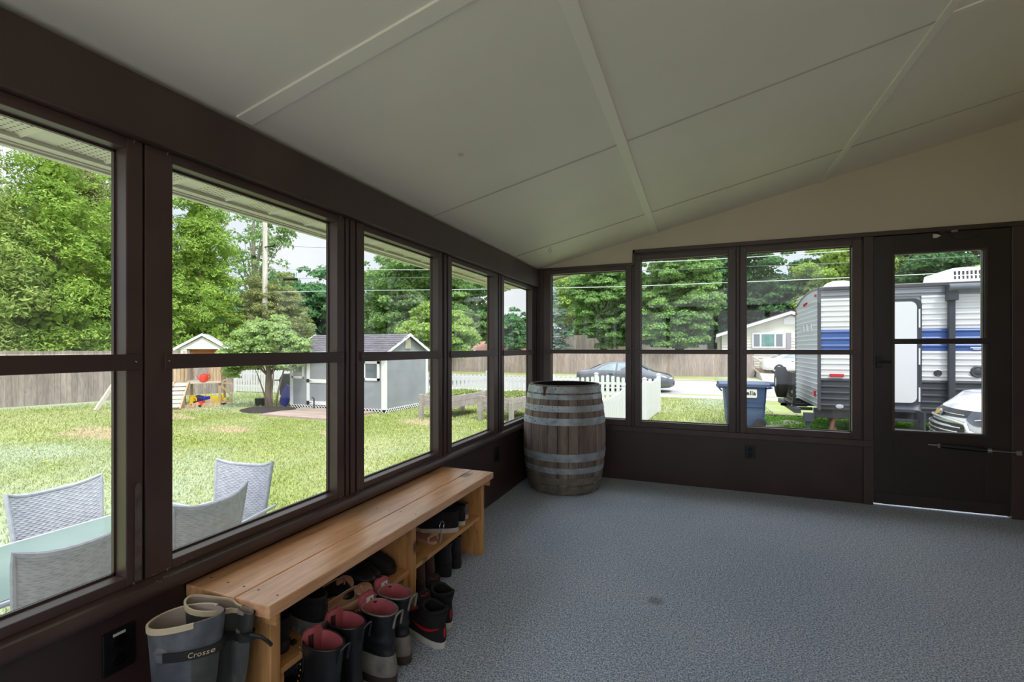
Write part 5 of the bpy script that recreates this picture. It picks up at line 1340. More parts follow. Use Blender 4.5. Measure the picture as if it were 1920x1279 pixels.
mb = MB(); mb.loft([[(-11.75 + (.17 + .012 * k_) * math.cos(a), 11.2 + (.17 + .012 * k_) * math.sin(a), GZ + .12 * k_) for a in (2 * PI * j / 14 for j in range(14))] for k_ in range(3)]); tag(mb.build('plant_pot', BLK_RUB, smooth=True), 'low black pot between the tree stems and the grill', 'pot')

# ============================================================ wheelie bin
BIN = mat('bin_blue_plastic', (58, 78, 118), (52, 72, 110), scale=5, rough=.5)
LIDM = mat('bin_lid_plastic', (74, 88, 122), rough=.45)
bx, by = 2.50, 12.45
wb = thing('wheelie_bin', 'dark blue wheeled rubbish bin with a white name sticker, beside the trailer', 'bin', (bx, by, GZ), R(3))
rr = []
for z, x0, x1, w in ((.05, -.36, .36, .24), (.10, -.38, .40, .26), (.60, -.415, .43, .285), (.61, -.42, .435, .29), (.93, -.44, .45, .305), (.99, -.45, .46, .31)):
    rr.append([(x, y, z) for x, y in ((x0 + .05, -w), (x1 - .05, -w), (x1, -w + .05), (x1, w - .05), (x1 - .05, w), (x0 + .05, w), (x0, w - .05), (x0, -w + .05))])
mb = MB(); mb.loft(rr); mb.box(-.38, -.292, .50, .36, -.272, .56); mb.build('bin_body', BIN, wb, smooth=True, world=False, angle=20)
rr = [[(x, y, z) for x, y in ((-.56, -w), (.50, -w), (.62, -w * .6), (.62, w * .6), (.50, w), (-.56, w), (-.58, 0))] for z, w in ((.985, .34), (1.03, .34), (1.06, .28), (1.075, .18))]
mb = MB(); mb.loft(rr); mb.box(-.55, -.345, .97, .52, .345, 1.0); mb.build('lid', LIDM, wb, smooth=True, world=False, angle=20)
mb = MB(); mb.box(-.58, -.3, .93, -.46, .3, .985); mb.tube([(-.5, -.25, .86), (-.56, -.25, .93)], .02, 6); mb.build('front_grip', LIDM, wb, world=False)
mb = MB(); mb.tube([(.44, -.22, .93), (.56, -.22, .95), (.56, .22, .95), (.44, .22, .93)], .018, 8); mb.build('handle', LIDM, wb, world=False)
for y in (-.30, .30):
    mb = MB(); mb.lathe([(.001, -.03), (.09, -.03), (.125, -.025), (.125, .025), (.09, .03), (.001, .03)], (.30, y, .125), 24, axis='Y'); mb.build('wheel', BLK_RUB, wb, world=False)
    mb = MB(); mb.lathe([(.126, -.03), (.15, -.03), (.15, .03), (.126, .03)], (.30, y * .9, .125), 20, axis='Y', a0=0, a1=PI); mb.build('wheel_arch', BIN, wb, world=False)
mb = MB(); mb.loft([rrect(-.34, -.2, .24, .0, .03, 0), rrect(-.34, -.2, .24, .0, .03, .004)]).xf(lambda p_: Vector((p_.x, -.306 - p_.z * 1.5, .86 + p_.y + .06)))
sk = mb.build('name_sticker', LABELW, wb, world=False)
text_mesh('sticker_lettering', 'zella', .135, mat('navy_print', (28, 32, 48), rough=.5), sk, Matrix.Translation((.085, -.3135, .825)) @ Matrix.Rotation(R(90), 4, 'X'), .0008, 0, 1.08, .004)
mb = MB(); mb.obox((3.15, 12.6, GZ + .07), (1.2, .5, .04), rotmat(0, R(-4), R(28))); tag(mb.build('loose_board', PLAYPALE), 'pale board lying tilted on the ground next to the wheelie bin', 'board', 'scrap boards by the bin')
mb = MB(); mb.obox((3.5, 13.0, GZ + .03), (1.0, .45, .03), rotmat(0, 0, R(-5))); tag(mb.build('loose_board', PLAYPALE), 'flat whitish board on the ground nearest the trailer jack', 'board', 'scrap boards by the bin')
TIMB = wood_mat('landscape_timber', (120, 96, 84), (88, 70, 62), 'X', 4, False, .08, .9)
mb = MB(); mb.box(2.9, 13.9, GZ, 8.5, 14.05, GZ + .13); tag(mb.build('landscape_timber', TIMB), 'brown timber edging between lawn and weeds under the trailer', 'timber')
WEED = leaf_mat('weed_leaf', (150, 204, 84), (120, 180, 66), .35)
rg_ = np.random.default_rng(9); n_ = 9000
p = np.stack([rg_.uniform(2.9, 6.6, n_), rg_.uniform(12.3, 13.85, n_), GZ + rg_.uniform(0, .16, n_) ** 1.1], 1)
tag(quads_object('weed_patch', leaf_quads(p, None, .07, .5, rg_, up=.6), WEED), 'bright green weeds growing under the trailer hitch', 'weeds', kind='stuff')
mb = MB(); rr = random.Random(3)
for q in range(26): mb.sphere((rr.uniform(2.9, 6.0), rr.uniform(13.2, 13.85), GZ + rr.uniform(.12, .2)), .018, 6)
tag(mb.build('white_clover_flower', WHITEP), 'tiny white flowers dotted over the weeds', 'flowers', kind='stuff')
# ============================================================ street: dark saloon car
def car_body(mb, st, n=9):
    """st: list of (x, z_low, z_belt, z_top, w_low, w_belt, w_top) -> closed loft along x"""
    rings = []
    for x, zl, zb, zt, wl, wb_, wt in st:
        r = []
        prof = [(wl * .82, zl), (wl * .97, zl + (zb - zl) * .12), (wl, zl + (zb - zl) * .4), (wb_ * 1.0, zl + (zb - zl) * .78), (wb_ * .965, zb), (wt + (wb_ - wt) * .35, zb + (zt - zb) * .5), (wt, zb + (zt - zb) * .86), (wt * .72, zt - (zt - zb) * .01), (0.0, zt)]
        r = [(x, y, z) for y, z in prof] + [(x, -y, z) for y, z in prof[-2::-1]]
        rings.append(r)
    mb.loft(rings)
    return mb
CARP = mat('dark_car_paint', (108, 110, 120), (100, 102, 112), scale=1, rough=.25, metal=.4, coat=.8)
CARG = mat('car_window_glass', (150, 168, 172), (110, 126, 130), scale=1, rough=.08, spec=.9)
TYRE = mat('tyre_rubber', (34, 34, 36), rough=.8)
RIM = mat('alloy_wheel', (196, 198, 202), rough=.3, metal=.7)
LAMPR = mat('red_lamp_lens', (186, 30, 42), rough=.2)
LAMPC = mat('clear_lamp_lens', (214, 218, 224), rough=.15, metal=.3)
CAR_BLK = mat('car_black_trim', (28, 29, 32), rough=.4)
def wheel(parent, x, y, r, w, s_):
    mb = MB(); mb.lathe([(r * .62, -w / 2), (r * .93, -w / 2), (r, -w * .36), (r, w * .36), (r * .93, w / 2), (r * .62, w / 2)], (x, y, r), 28, axis='Y'); wh = mb.build('wheel', TYRE, parent, smooth=True, world=False)
    mb = MB(); yy = y + s_ * w * .42
    mb.lathe([(.001, yy - y + s_ * .004), (r * .16, yy - y + s_ * .004)], (x, y, r), 12, axis='Y')
    mb.lathe([(r * .56, yy - y - s_ * .02), (r * .64, yy - y + s_ * .006), (r * .66, yy - y)], (x, y, r), 28, axis='Y')
    for q in range(6):
        a = 2 * PI * q / 6; mb.bar((x, yy, r), (x + math.cos(a) * r * .62, yy, r + math.sin(a) * r * .62), r * .17, .02, (0, 1, 0))
    mb.build('rim', RIM, wh, world=False)
def sedan(label, loc, rz, paint, name='sedan_car', sc=1.0):
    t = thing(name, label, 'car', loc, rz)
    st = [(-2.28, .36, .72, .78, .70, .66, .50), (-2.22, .26, .86, .93, .80, .76, .60), (-2.0, .22, .93, .99, .86, .82, .66), (-1.7, .21, .95, 1.02, .88, .85, .66), (-1.62, .21, .95, 1.04, .88, .85, .62), (-1.15, .20, .95, 1.27, .88, .86, .58),
          (-.7, .20, .95, 1.39, .88, .87, .58), (-.2, .20, .94, 1.435, .88, .87, .59), (.2, .20, .93, 1.42, .88, .87, .58), (.65, .20, .92, 1.31, .88, .87, .57), (1.1, .20, .90, 1.10, .88, .87, .60), (1.35, .20, .88, .97, .88, .86, .68), (1.8, .21, .82, .89, .87, .82, .62),
          (2.1, .24, .74, .80, .82, .76, .52), (2.26, .30, .62, .68, .70, .64, .42)]
    mb = MB(); car_body(mb, st); mb.build('body', paint, t, smooth=True, world=False, angle=60)
    for s_ in (-1, 1):
        for nm, poly in (('rear_side_window', [(-1.22, 1.0), (-.35, 1.0), (-.33, 1.33), (-.62, 1.32), (-.98, 1.19)]), ('front_side_window', [(-.26, 1.0), (.92, .985), (.55, 1.22), (.15, 1.33), (-.24, 1.345)])):
            cx = sum(p_[0] for p_ in poly) / len(poly)
            def yw(x, z):
                for a, b_ in zip(st[:-1], st[1:]):
                    if a[0] <= x <= b_[0]:
                        u = (x - a[0]) / (b_[0] - a[0]); q = [a[i] + (b_[i] - a[i]) * u for i in range(7)]
                zb, zt, wbb, wt = q[2], q[3], q[5], q[6]; v = (z - zb) / (zt - zb)
                return (wbb * .965 + (wt + (wbb - wt) * .35 - wbb * .965) * v / .5) if v < .5 else ((wt + (wbb - wt) * .35) + (wt - (wt + (wbb - wt) * .35)) * (v - .5) / .36)
            mb = MB(); a = [(x, s_ * (yw(x, z) + .008), z) for x, z in poly]; b_ = [(x, s_ * (yw(x, z) - .03), z) for x, z in poly]
            mb.loft([a, b_]); mb.build(nm, CARG, t, world=False)
        for x in (-1.32, 1.32): wheel(t, x, s_ * .78, .315, .2, s_)
        mb = MB()
        for x in (-1.32, 1.32): mb.lathe([(.32, -.02), (.37, -.02), (.37, .02), (.32, .02)], (x, s_ * .875, .315), 20, axis='Y', a0=0, a1=PI)
        mb.build('wheel_arch', paint, t, world=False)
        mb = MB(); mb.sphere((-2.16, s_ * .60, .80), (.10, .17, .085), 12); mb.build('tail_lamp', LAMPR, t, smooth=True, world=False)
        mb = MB(); mb.sphere((2.08, s_ * .58, .66), (.17, .17, .075), 12); mb.build('headlamp', LAMPC, t, smooth=True, world=False)
        mb = MB(); mb.sphere((.78, s_ * .96, .98), (.09, .09, .06), 10); mb.build('wing_mirror', paint, t, smooth=True, world=False)
        mb = MB(); mb.box(-.31, s_ * .86, .25, -.30, s_ * .884, .94); mb.box(-.62, s_ * .875, .82, -.46, s_ * .895, .845); mb.box(.42, s_ * .875, .80, .58, s_ * .895, .825); mb.build('door_handle', CAR_BLK, t, world=False)
    mb = MB(); mb.loft([[(1.16 + .0, y, 1.085 + .008) for y in (-.62, .62)], [(.66, y, 1.315 + .008) for y in (-.5, .5)]], False, False, closed=False); mb.loft([[(-1.64, y, 1.055) for y in (-.6, .6)], [(-1.14, y, 1.285) for y in (-.5, .5)]], False, False, closed=False)
    mb.build('windscreen', CARG, t, world=False)
    mb = MB(); mb.box(2.2, -.45, .33, 2.285, .45, .50); mb.build('grille', CAR_BLK, t, world=False)
    return t
sedan('dark grey saloon car parked on the street behind the white picket fence', (-1.85, 22.9 + .55, -.845), 0, CARP)
WCAR = mat('white_car_paint', (228, 228, 230), rough=.25, coat=.6)
sedan('white car parked in front of the cream house, seen past the trailer tyre', (7.75, 36.3, -.47), R(2), WCAR)
mb = MB(); mb.prism([(33.6, -.9), (33.6, -.84), (35.2, -.475), (38, -.47), (38, -.9)], 'X', 5.3, 14); tag(mb.build('house_driveway', CONC), kind='structure')

# ============================================================ travel trailer
TR_WHT = mat('trailer_white_metal', (212, 213, 219), rough=.35)
TR_GRY = mat('trailer_grey_metal', (172, 177, 188), rough=.4)
TR_BLUE = mat('trailer_blue_metal', (56, 88, 152), rough=.35)
TR_BLK = mat('trailer_dark_metal', (52, 56, 66), rough=.4)
TR_BAND = mat('trailer_top_band', (124, 128, 138), rough=.4)
TR_EDGE = mat('trailer_dark_edge', (70, 70, 80), rough=.4)
CHASSIS = mat('trailer_chassis', (52, 56, 68), rough=.5)
tx0, tx1, ty0, ty1, tb, tt_ = 3.82, 11.2, 11.4, 13.85, -.04, 2.47
tr = thing('travel_trailer', 'white travel trailer with a blue stripe, dark skirt and rooftop air conditioner', 'trailer', (7, 12.6, GZ))
MB().box(tx0 + .03, ty0 + .03, tb, tx1 - .03, ty1 - .03, tt_ - .02).build('shell', TR_GRY, tr)
def corr(z0, z1, pitch, d_=.014):
    pts = []; z = z0
    k_ = max(1, round((z1 - z0) / pitch)); p_ = (z1 - z0) / k_
    for i in range(k_):
        zz = z0 + i * p_; pts += [(0, zz), (0, zz + p_ * .46), (d_, zz + p_ * .60), (d_ * 1.15, zz + p_ * .74), (0, zz + p_ * .90)]
    pts.append((0, z1)); return pts
def corr_side(name, m_, x0, x1, z0, z1, pitch, d_=.014):
    pr_ = corr(z0, z1, pitch, d_); mb = MB()
    mb.loft([[(x, ty0 - y, z) for y, z in pr_] for x in (x0, x1)], False, False, closed=False); return mb.build(name, m_, tr)
segs = [(tx0 + .02, 4.80), (5.52, tx1 - .02)]
for xa, xb in segs:
    corr_side('black_panel', TR_BLK, xa, xb, -.04, .60, .13, .02)
    corr_side('white_panel', TR_WHT, xa, xb, .60, 1.165, .113)
    corr_side('blue_stripe', TR_BLUE, xa, xb, 1.165, 1.60, .145)
    corr_side('white_panel', TR_WHT, xa, xb, 1.60, 2.24, .107)
corr_side('top_band', TR_BAND, tx0 + .02, tx1 - .02, 2.24, 2.42, .09)
# rear end wall: corrugated, arched top
pr_ = corr(tb + .02, tt_ - .22, .105, .012); mb = MB(); mb.loft([[(tx0 - y, yy, z) for y, z in pr_] for yy in (ty0 + .03, ty1 - .03)], False, False, closed=False); mb.build('end_panel', TR_GRY, tr)
arch = []
for q in range(13): u = q / 12; arch.append((ty0 + (ty1 - ty0) * u, tt_ - .02 - .22 * u ** 2.2 * 1.0 + .05 * math.sin(PI * u)))
mb = MB(); mb.prism([(ty0 + .02, tt_ - .26)] + arch + [(ty1 - .02, tt_ - .26)], 'X', tx0 - .002, tx0 + .2); mb.build('end_cap', TR_GRY, tr)
mb = MB(); mb.tube([(tx0, y, z + .005) for y, z in arch], .025, 6); mb.box(tx0 - .018, ty0 - .02, tb - .02, tx0 + .035, ty0 + .04, tt_ - .02); mb.box(tx0 - .015, ty1 - .03, tb, tx0 + .02, ty1 + .01, tt_ - .25)
mb.box(tx0, ty0 - .03, 2.42, tx1, ty0 + .03, 2.475); mb.build('edge_trim', TR_EDGE, tr)
MB().box(tx0 + .03, ty0 + .02, tt_ - .03, tx1, ty1 - .02, tt_ + .02).build('roof_membrane', WHT_RUB, tr)
# door in the side
mb = MB(); mb.loft([rrect(4.80, .10, 5.52, 2.19, .13, 0), rrect(4.80, .10, 5.52, 2.19, .13, .03)]).xf(lambda p_: Vector((p_.x, ty0 - p_.z, p_.y))); mb.build('door_frame', TR_BLK, tr)
mb = MB(); mb.loft([rrect(4.86, .155, 5.435, 2.13, .11, 0), rrect(4.86, .155, 5.435, 2.13, .11, .02)]).xf(lambda p_: Vector((p_.x, ty0 - .03 - p_.z, p_.y))); mb.build('trailer_door', TR_WHT, tr)
for z0, z1 in ((1.62, 1.98), (.90, 1.22), (.18, .46)): MB().box(5.465, ty0 - .045, z0, 5.49, ty0 - .028, z1).build('door_hinge', TR_WHT, tr)
mb = MB()
for q in range(3): mb.box(4.85, ty0 - .14 - .14 * q, -.02 - .17 * q, 5.4, ty0 - .0 - .14 * q, .02 - .17 * q)
mb.box(4.83, ty0 - .45, -.42, 4.86, ty0, .02); mb.box(5.4, ty0 - .45, -.42, 5.43, ty0, .02); mb.build('entry_step', CHASSIS, tr)
# awning
mb = MB(); mb.box(5.90, ty0 - .10, .17, 6.005, ty0 - .03, 2.2); mb.box(5.87, ty0 - .16, 2.12, 6.03, ty0 - .02, 2.42); mb.build('awning_arm', TR_BLK, tr, bevel=.012)
mb = MB(); mb.tube([(5.88, ty0 - .14, 2.36), (9.8, ty0 - .14, 2.36)], .075, 14); mb.build('awning_roll', mat('awning_grey', (98, 104, 114), (80, 86, 96), scale=3, rough=.6), tr, smooth=True)
for x, z, r in ((5.77, .74, .062), (6.36, .775, .11)):
    mb = MB(); mb.lathe([(.001, -.035), (r * .5, -.035), (r * .6, -.028), (r * .85, -.034), (r, -.02), (r, 0)], (x, ty0, z), 24, axis='Y'); mb.build('round_port', TR_BLK, tr, smooth=True)
mb = MB(); mb.box(6.25, ty0 - .022, 1.22, 6.42, ty0 - .018, 1.24); mb.box(6.29, ty0 - .022, 1.195, 6.40, ty0 - .018, 1.21); mb.build('small_white_decal', TR_WHT, tr)
# roof vent hump and air conditioner
mb = MB(); mb.loft([rrect(4.02, 11.75, 4.62, 12.35, .1, 2.48), rrect(4.03, 11.76, 4.61, 12.34, .1, 2.54), rrect(4.10, 11.83, 4.54, 12.27, .12, 2.63), rrect(4.2, 11.95, 4.45, 12.15, .1, 2.67)]); mb.build('roof_vent', SH_TRIM, tr, smooth=True)
mb = MB(); mb.loft([rrect(6.05, 12.1, 7.6, 13.0, .1, 2.50), rrect(6.1, 12.12, 7.6, 12.98, .1, 2.78), rrect(6.35, 12.2, 7.5, 12.9, .15, 2.86)]); ac = mb.build('air_conditioner', SH_TRIM, tr, smooth=True, angle=30)
mb = MB()
for q in range(18):
    for z in (2.60, 2.70): mb.box(6.30 + .065 * q, 12.108, z, 6.33 + .065 * q, 12.122, z + .075)
mb.build('vent_slot', TR_BLK, ac)
# red lamps and the end lettering
for y, z in ((11.62, 2.33), (12.50, 2.24), (12.62, 2.23), (12.74, 2.22), (13.72, 2.10)): MB().box(tx0 - .035, y - .03, z - .025, tx0 - .005, y + .03, z + .025).build('clearance_lamp', LAMPR, tr)
MB().box(tx0 - .04, 11.62, .21, tx0 - .004, 11.78, .31).build('tail_lamp', LAMPR, tr)
mb = MB(); mb.obox((4.13, ty0 - .025, .665), (.25, .03, .065)); mb.build('side_lamp', LAMPR, tr, bevel=.012)
mb = MB()
for i, (y, k_) in enumerate(((13.1, 0), (12.9, 1), (12.7, 0), (12.5, 1), (12.28, 0), (12.08, 1))):
    z = 1.60; h = .16
    for a, b_ in ([((0, 0), (0, h)), ((0, h), (.13, h)), ((0, 0), (.13, 0))] if k_ == 0 else [((0, 0), (.06, h)), ((.06, h), (.13, 0)), ((.03, h * .45), (.10, h * .45))]):
        mb.bar((tx0 - .018, y - a[0], z + a[1]), (tx0 - .018, y - b_[0], z + b_[1]), .006, .022, (1, 0, 0))
mb.build('end_logo', TR_WHT, tr)
mb = MB(); mb.sphere((4.18, ty0 - .02, .03), (.07, .01, .045), 14); mb.build('oval_badge', TR_GRY, tr)
# chassis, bumper, jacks, wheels
mb = MB(); mb.box(tx0 - .05, ty0 + .1, tb - .18, tx1, ty0 + .25, tb); mb.box(tx0 - .05, ty1 - .25, tb - .18, tx1, ty1 - .1, tb); mb.box(tx0 - .42, ty0 + .1, tb - .12, tx0 - .3, ty1 - .1, tb - .02)
mb.box(tx0 - .4, ty0 + .55, tb - .10, tx0, ty0 + .65, tb - .04); mb.box(tx0 - .4, ty1 - .65, tb - .10, tx0, ty1 - .55, tb - .04); mb.build('chassis', CHASSIS, tr)
mb = MB(); mb.box(tx0 - .25, ty0 + .02, tb - .27, tx0 - .08, ty0 + .16, tb - .1); mb.bar((tx0 - .18, ty0 + .1, tb - .25), (tx0 - .15, ty0 + .1, GZ + .02), .07, .07, mi=0); mb.box(tx0 - .26, ty0, GZ, tx0 - .04, ty0 + .2, GZ + .025); mb.build('corner_jack', CHASSIS, tr)
mb = MB(); mb.bar((tx0 + .32, ty0 + .2, tb - .15), (tx0 + .22, ty0 + .2, GZ + .01), .09, .06); mb.bar((tx0 + .2, ty0 + .25, tb - .15), (tx0 + .42, ty0 + .25, GZ + .01), .03, .05); mb.build('stabiliser_leg', mat('rusty_leg', (140, 88, 70), (84, 62, 56), scale=12, rough=.8), tr)
for x in (7.6, 8.5):
    mb = MB(); mb.lathe([(.001, -.1), (.20, -.1), (.34, -.09), (.34, .09), (.2, .1), (.001, .1)], (x, ty0 + .25, GZ + .34), 24, axis='Y'); mb.build('wheel', TYRE, tr)
mb = MB(); mb.lathe([(.10, -.11), (.25, -.115), (.355, -.085), (.365, 0), (.355, .085), (.25, .115), (.10, .11)], (3.30, 12.56, .43), 36, axis='X'); sp_ = mb.build('spare_tyre', TYRE, tr, smooth=True, angle=80)
mb = MB(); mb.lathe([(.001, -.112), (.10, -.112), (.11, -.09)], (3.30, 12.56, .43), 16, axis='X'); mb.lathe([(.001, .112), (.10, .112), (.11, .09)], (3.30, 12.56, .43), 16, axis='X'); mb.build('tyre_rim', RIM, sp_)
mb = MB()
for y in (12.0, 13.15): mb.box(3.44, y - .03, -.05, 3.50, y + .03, .66)
for z in (-.03, .63): mb.box(3.44, 12.0, z, 3.50, 13.15, z + .05)
for q in range(7): mb.box(3.455, 12.10 + .16 * q, .0, 3.485, 12.15 + .16 * q, .62)
for q in range(9): mb.box(3.45, 12.0, .02 + .068 * q, 3.47, 13.15, .04 + .068 * q)
mb.box(3.30, 12.5, -.12, 3.5, 12.62, -.05); mb.box(3.3, 12.5, -.12, tx0, 12.62, -.06); mb.build('cargo_rack', CAR_BLK, tr)
MB().box(3.43, 11.99, .22, 3.438, 12.03, .28).build('reflector', WHITEP, tr); MB().box(3.43, 11.98, -.13, 3.438, 12.07, -.04).build('reflector', WHITEP, tr)

# ============================================================ white SUV on the driveway
SUVW = mat('white_suv_paint', (226, 227, 231), rough=.22, coat=1.0)
SUV_CH = mat('satin_chrome', (206, 208, 214), rough=.22, metal=.85)
SUV_BLK = mat('grille_black', (30, 31, 35), rough=.35)
SUV_LAMP = mat('smoked_headlamp', (70, 76, 90), (100, 106, 120), scale=5, rough=.3)
su = thing('white_suv', 'white sport utility vehicle nosing into view on the driveway behind the door', 'car', (4.66, 8.5, -.565), R(-7)); su.scale = (1, 1, 1.06)
# local frame: nose at x=0 pointing to -x, car extends to +x, y left/right, z from ground
def nose_x(y, z):          # plan curve and rake of the front end
    k_ = abs(y) / .92
    base = .46 * k_ ** 2.6
    if z > .70: base += (z - .70) * .62
    if z < .45: base += (.45 - z) * .30
    return base
rings = []; ys_ = [-.92 + 1.84 * q / 24 for q in range(25)]
def z_hood(x, y): return .955 + .20 * (1 - math.exp(-x * 1.5)) + .05 * (1 - (y / .92) ** 2) + .02 * x
# front clip as a height field: columns over y, going up the nose then back over the hood
rows = []
for y in ys_:
    col = []
    for z in (.24, .32, .42, .52, .62, .70, .78, .86, .92): col.append((nose_x(y, z), y * (1.0 if z < .8 else 1 - (z - .8) * .12), z))
    xs = nose_x(y, .92)
    for q in range(1, 13):
        x = xs + (1.42 - xs) * q / 12; edge = 1 - .10 * (abs(y) / .92) ** 6
        col.append((x, y * .985, .92 + (z_hood(x, y) - .92) * min(1, q / 2.0) * edge))
    rows.append(col)
mb = MB(); mb.loft(rows, False, False, closed=False); mb.build('front_clip', SUVW, su, smooth=True, world=False, fix=False, angle=70)
st = [(.46, .30, .80, .90, .905, .90, .80), (1.0, .26, .98, 1.10, .92, .91, .74), (1.42, .24, 1.04, 1.17, .92, .91, .74), (2.05, .24, 1.06, 1.56, .92, .91, .62), (2.5, .24, 1.06, 1.66, .92, .91, .62), (3.4, .24, 1.07, 1.67, .92, .91, .62), (4.2, .26, 1.08, 1.60, .92, .90, .60), (4.5, .3, 1.0, 1.3, .88, .86, .6), (4.65, .38, .8, 1.0, .8, .78, .55)]
mb = MB(); car_body(mb, st); mb.build('body', SUVW, su, smooth=True, world=False, angle=60)
for s_ in (-1, 1):
    for x in (1.0, 3.72): wheel(su, x, s_ * .83, .35, .22, s_)
    mb = MB(); mb.loft([[(2.0, s_ * .80, 1.12), (2.35, s_ * .66, 1.52), (2.9, s_ * .655, 1.58), (2.9, s_ * .80, 1.12)], [(2.0, s_ * .86, 1.12), (2.35, s_ * .74, 1.52), (2.9, s_ * .73, 1.58), (2.9, s_ * .86, 1.12)]]); mb.build('side_window', CARG, su, world=False)
def on_nose(y, z, off=.012): return (nose_x(y, z) - off, y * (1.0 if z < .8 else 1 - (z - .8) * .12), z)
def nose_patch(zfun0, zfun1, y0, y1, nm, m_, off, nseg=16, parent=None, th=.0):
    rr = []
    for q in range(nseg + 1):
        y = y0 + (y1 - y0) * q / nseg; a, b_ = zfun0(y), zfun1(y)
        rr.append([on_nose(y, a + (b_ - a) * w / 4, off) for w in range(5)])
    mb = MB(); mb.loft(rr, False, False, closed=False); return mb.build(nm, m_, parent or su, smooth=True, world=False, fix=False)
gl0 = lambda y: .42 + .22 * max(0, (abs(y) - .42) / .22) ** 1.0 * (1 if abs(y) > .42 else 0)
lowg = nose_patch(lambda y: .42 + (.17 * max(0, abs(y) - .40) / .2), lambda y: .735 - .0 * abs(y), -.60, .60, 'lower_grille', SUV_BLK, .010)
for k_ in range(5):
    z = .46 + .058 * k_; hw = .44 + .034 * k_
    mb = MB(); mb.tube([on_nose(-hw + 2 * hw * q / 14, z, .022) for q in range(15)], .0085, 6); mb.build('grille_bar', SUV_CH, lowg, smooth=True, world=False)
upg = nose_patch(lambda y: .80 + .03 * abs(y), lambda y: .905 + .0 * abs(y), -.60, .60, 'upper_grille', SUV_BLK, .010)
mb = MB(); mb.tube([on_nose(-.52 + 1.04 * q / 14, .845, .022) for q in range(15)], .007, 6); mb.build('grille_bar', SUV_CH, upg, smooth=True, world=False)
mb = MB(); mb.tube([on_nose(y, z, .026) for y, z in ((-.78, .60), (-.66, .66), (-.60, .745), (-.45, .765), (-.2, .775), (0, .778), (.2, .775), (.45, .765), (.60, .745), (.66, .66), (.78, .60))], .022, 8); mb.build('chrome_bar', SUV_CH, su, smooth=True, world=False)
mb = MB(); mb.tube([on_nose(y, z, .024) for y, z in ((-.60, .74), (-.655, .66), (-.58, .55), (-.46, .44), (-.3, .40), (0, .39), (.3, .40), (.46, .44), (.58, .55), (.655, .66), (.60, .74))], .014, 8); mb.build('grille_surround', SUV_CH, su, smooth=True, world=False)
for s_ in (-1, 1):
    rr = []
    for q in range(11):
        y = s_ * (.56 + .352 * q / 10); t0 = q / 10; zl = .80 - .06 * math.sin(PI * min(1, t0 * 1.2)) * (1 if t0 < .8 else .6); zh = .905 + .02 * t0
        rr.append([on_nose(y, zl + (zh - zl) * w / 4, .016) for w in range(5)])
    for q in range(1, 5):
        x = nose_x(.912, .85) + .07 * q; rr.append([(x, s_ * .925, .80 + .02 * q + (.125 - .022 * q) * w / 4) for w in range(5)])
    mb = MB(); mb.loft(rr, False, False, closed=False); hl = mb.build('headlamp', SUV_LAMP, su, smooth=True, world=False, fix=False)
    mb = MB(); mb.tube([on_nose(s_ * (.66 + .22 * q / 6), .80 + .012 * q, .022) for q in range(7)], .008, 6); mb.build('lamp_strip', LAMPC, hl, smooth=True, world=False)
# gold bow-tie badge with bright rim
bw = [(-.085, -.018), (-.035, -.018), (-.03, -.034), (.03, -.034), (.035, -.018), (.098, -.018), (.085, .018), (.035, .018), (.03, .034), (-.03, .034), (-.035, .018), (-.098, .018)]
mb = MB(); mb.loft([[(nose_x(0, .84) - .055 + dx + z * .5, y * 1.15 * k_, .835 + z * 1.15 * k_) for y, z in bw] for dx, k_ in ((.02, 1.1), (0, 1.08))]); em = mb.build('badge', SUV_CH, su, world=False)
mb = MB(); mb.loft([[(nose_x(0, .84) - .057 + dx + z * .5, y * .98, .835 + z * .98) for y, z in bw] for dx in (.01, -.003)]); mb.build('badge_face', mat('badge_gold', (214, 170, 62), rough=.35, metal=.5), em, world=False)
mb = MB(); mb.box(.12, -.7, .18, .6, .7, .30); mb.build('bumper_valance', SUV_BLK, su, world=False)

# ============================================================ houses
CREAMH = mat('cream_house_siding', (226, 224, 216), (220, 217, 208), scale=1, rough=.7)
def siding(n_): pass
hs = thing('cream_house', 'cream house with a white gable and wide window across the street', 'house', (8, 42, -.6))
mb = MB(); mb.prism([(3.1, -.7), (11.9, -.7), (11.9, 2.15), (7.5, 3.58), (3.1, 2.15)], 'Y', 38, 46); mb.build('wall', CREAMH, hs)
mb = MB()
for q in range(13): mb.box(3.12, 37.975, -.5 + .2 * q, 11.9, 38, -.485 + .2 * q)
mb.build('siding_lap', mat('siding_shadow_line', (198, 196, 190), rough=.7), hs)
mb = MB(); mb.prism([(2.7, 2.02), (7.5, 3.60), (12.3, 2.02), (12.3, 2.22), (7.5, 3.80), (2.7, 2.22)], 'Y', 37.5, 37.65); mb.prism([(7.1, 2.9), (7.9, 2.9), (7.9, 3.3), (7.5, 3.5), (7.1, 3.3)], 'Y', 37.9, 38); mb.build('white_rake', SH_TRIM, hs)
mb = MB(); mb.prism([(2.7, 2.20), (7.5, 3.78), (12.3, 2.20), (12.3, 2.28), (7.5, 3.86), (2.7, 2.28)], 'Y', 37.6, 46.4); mb.build('roof', SH_ROOF, hs)
HWIN = mat('house_window_teal', (124, 160, 158), (104, 138, 138), scale=2, rough=.15)
mb = MB(); mb.box(5.10, 37.9, 1.24, 7.2, 38, 2.34); wf = mb.build('house_window', SH_TRIM, hs)
for x0, x1, m_ in ((5.2, 5.58, TR_BAND), (5.70, 6.50, HWIN), (6.62, 7.02, TR_BAND)): MB().box(x0, 37.88, 1.36, x1, 37.9, 2.22).build('pane', m_, wf)
mb = MB(); mb.box(7.26, 37.93, 1.2, 7.55, 38, 2.3); mb.build('shutter', mat('grey_shutter', (158, 152, 158), rough=.6), hs)
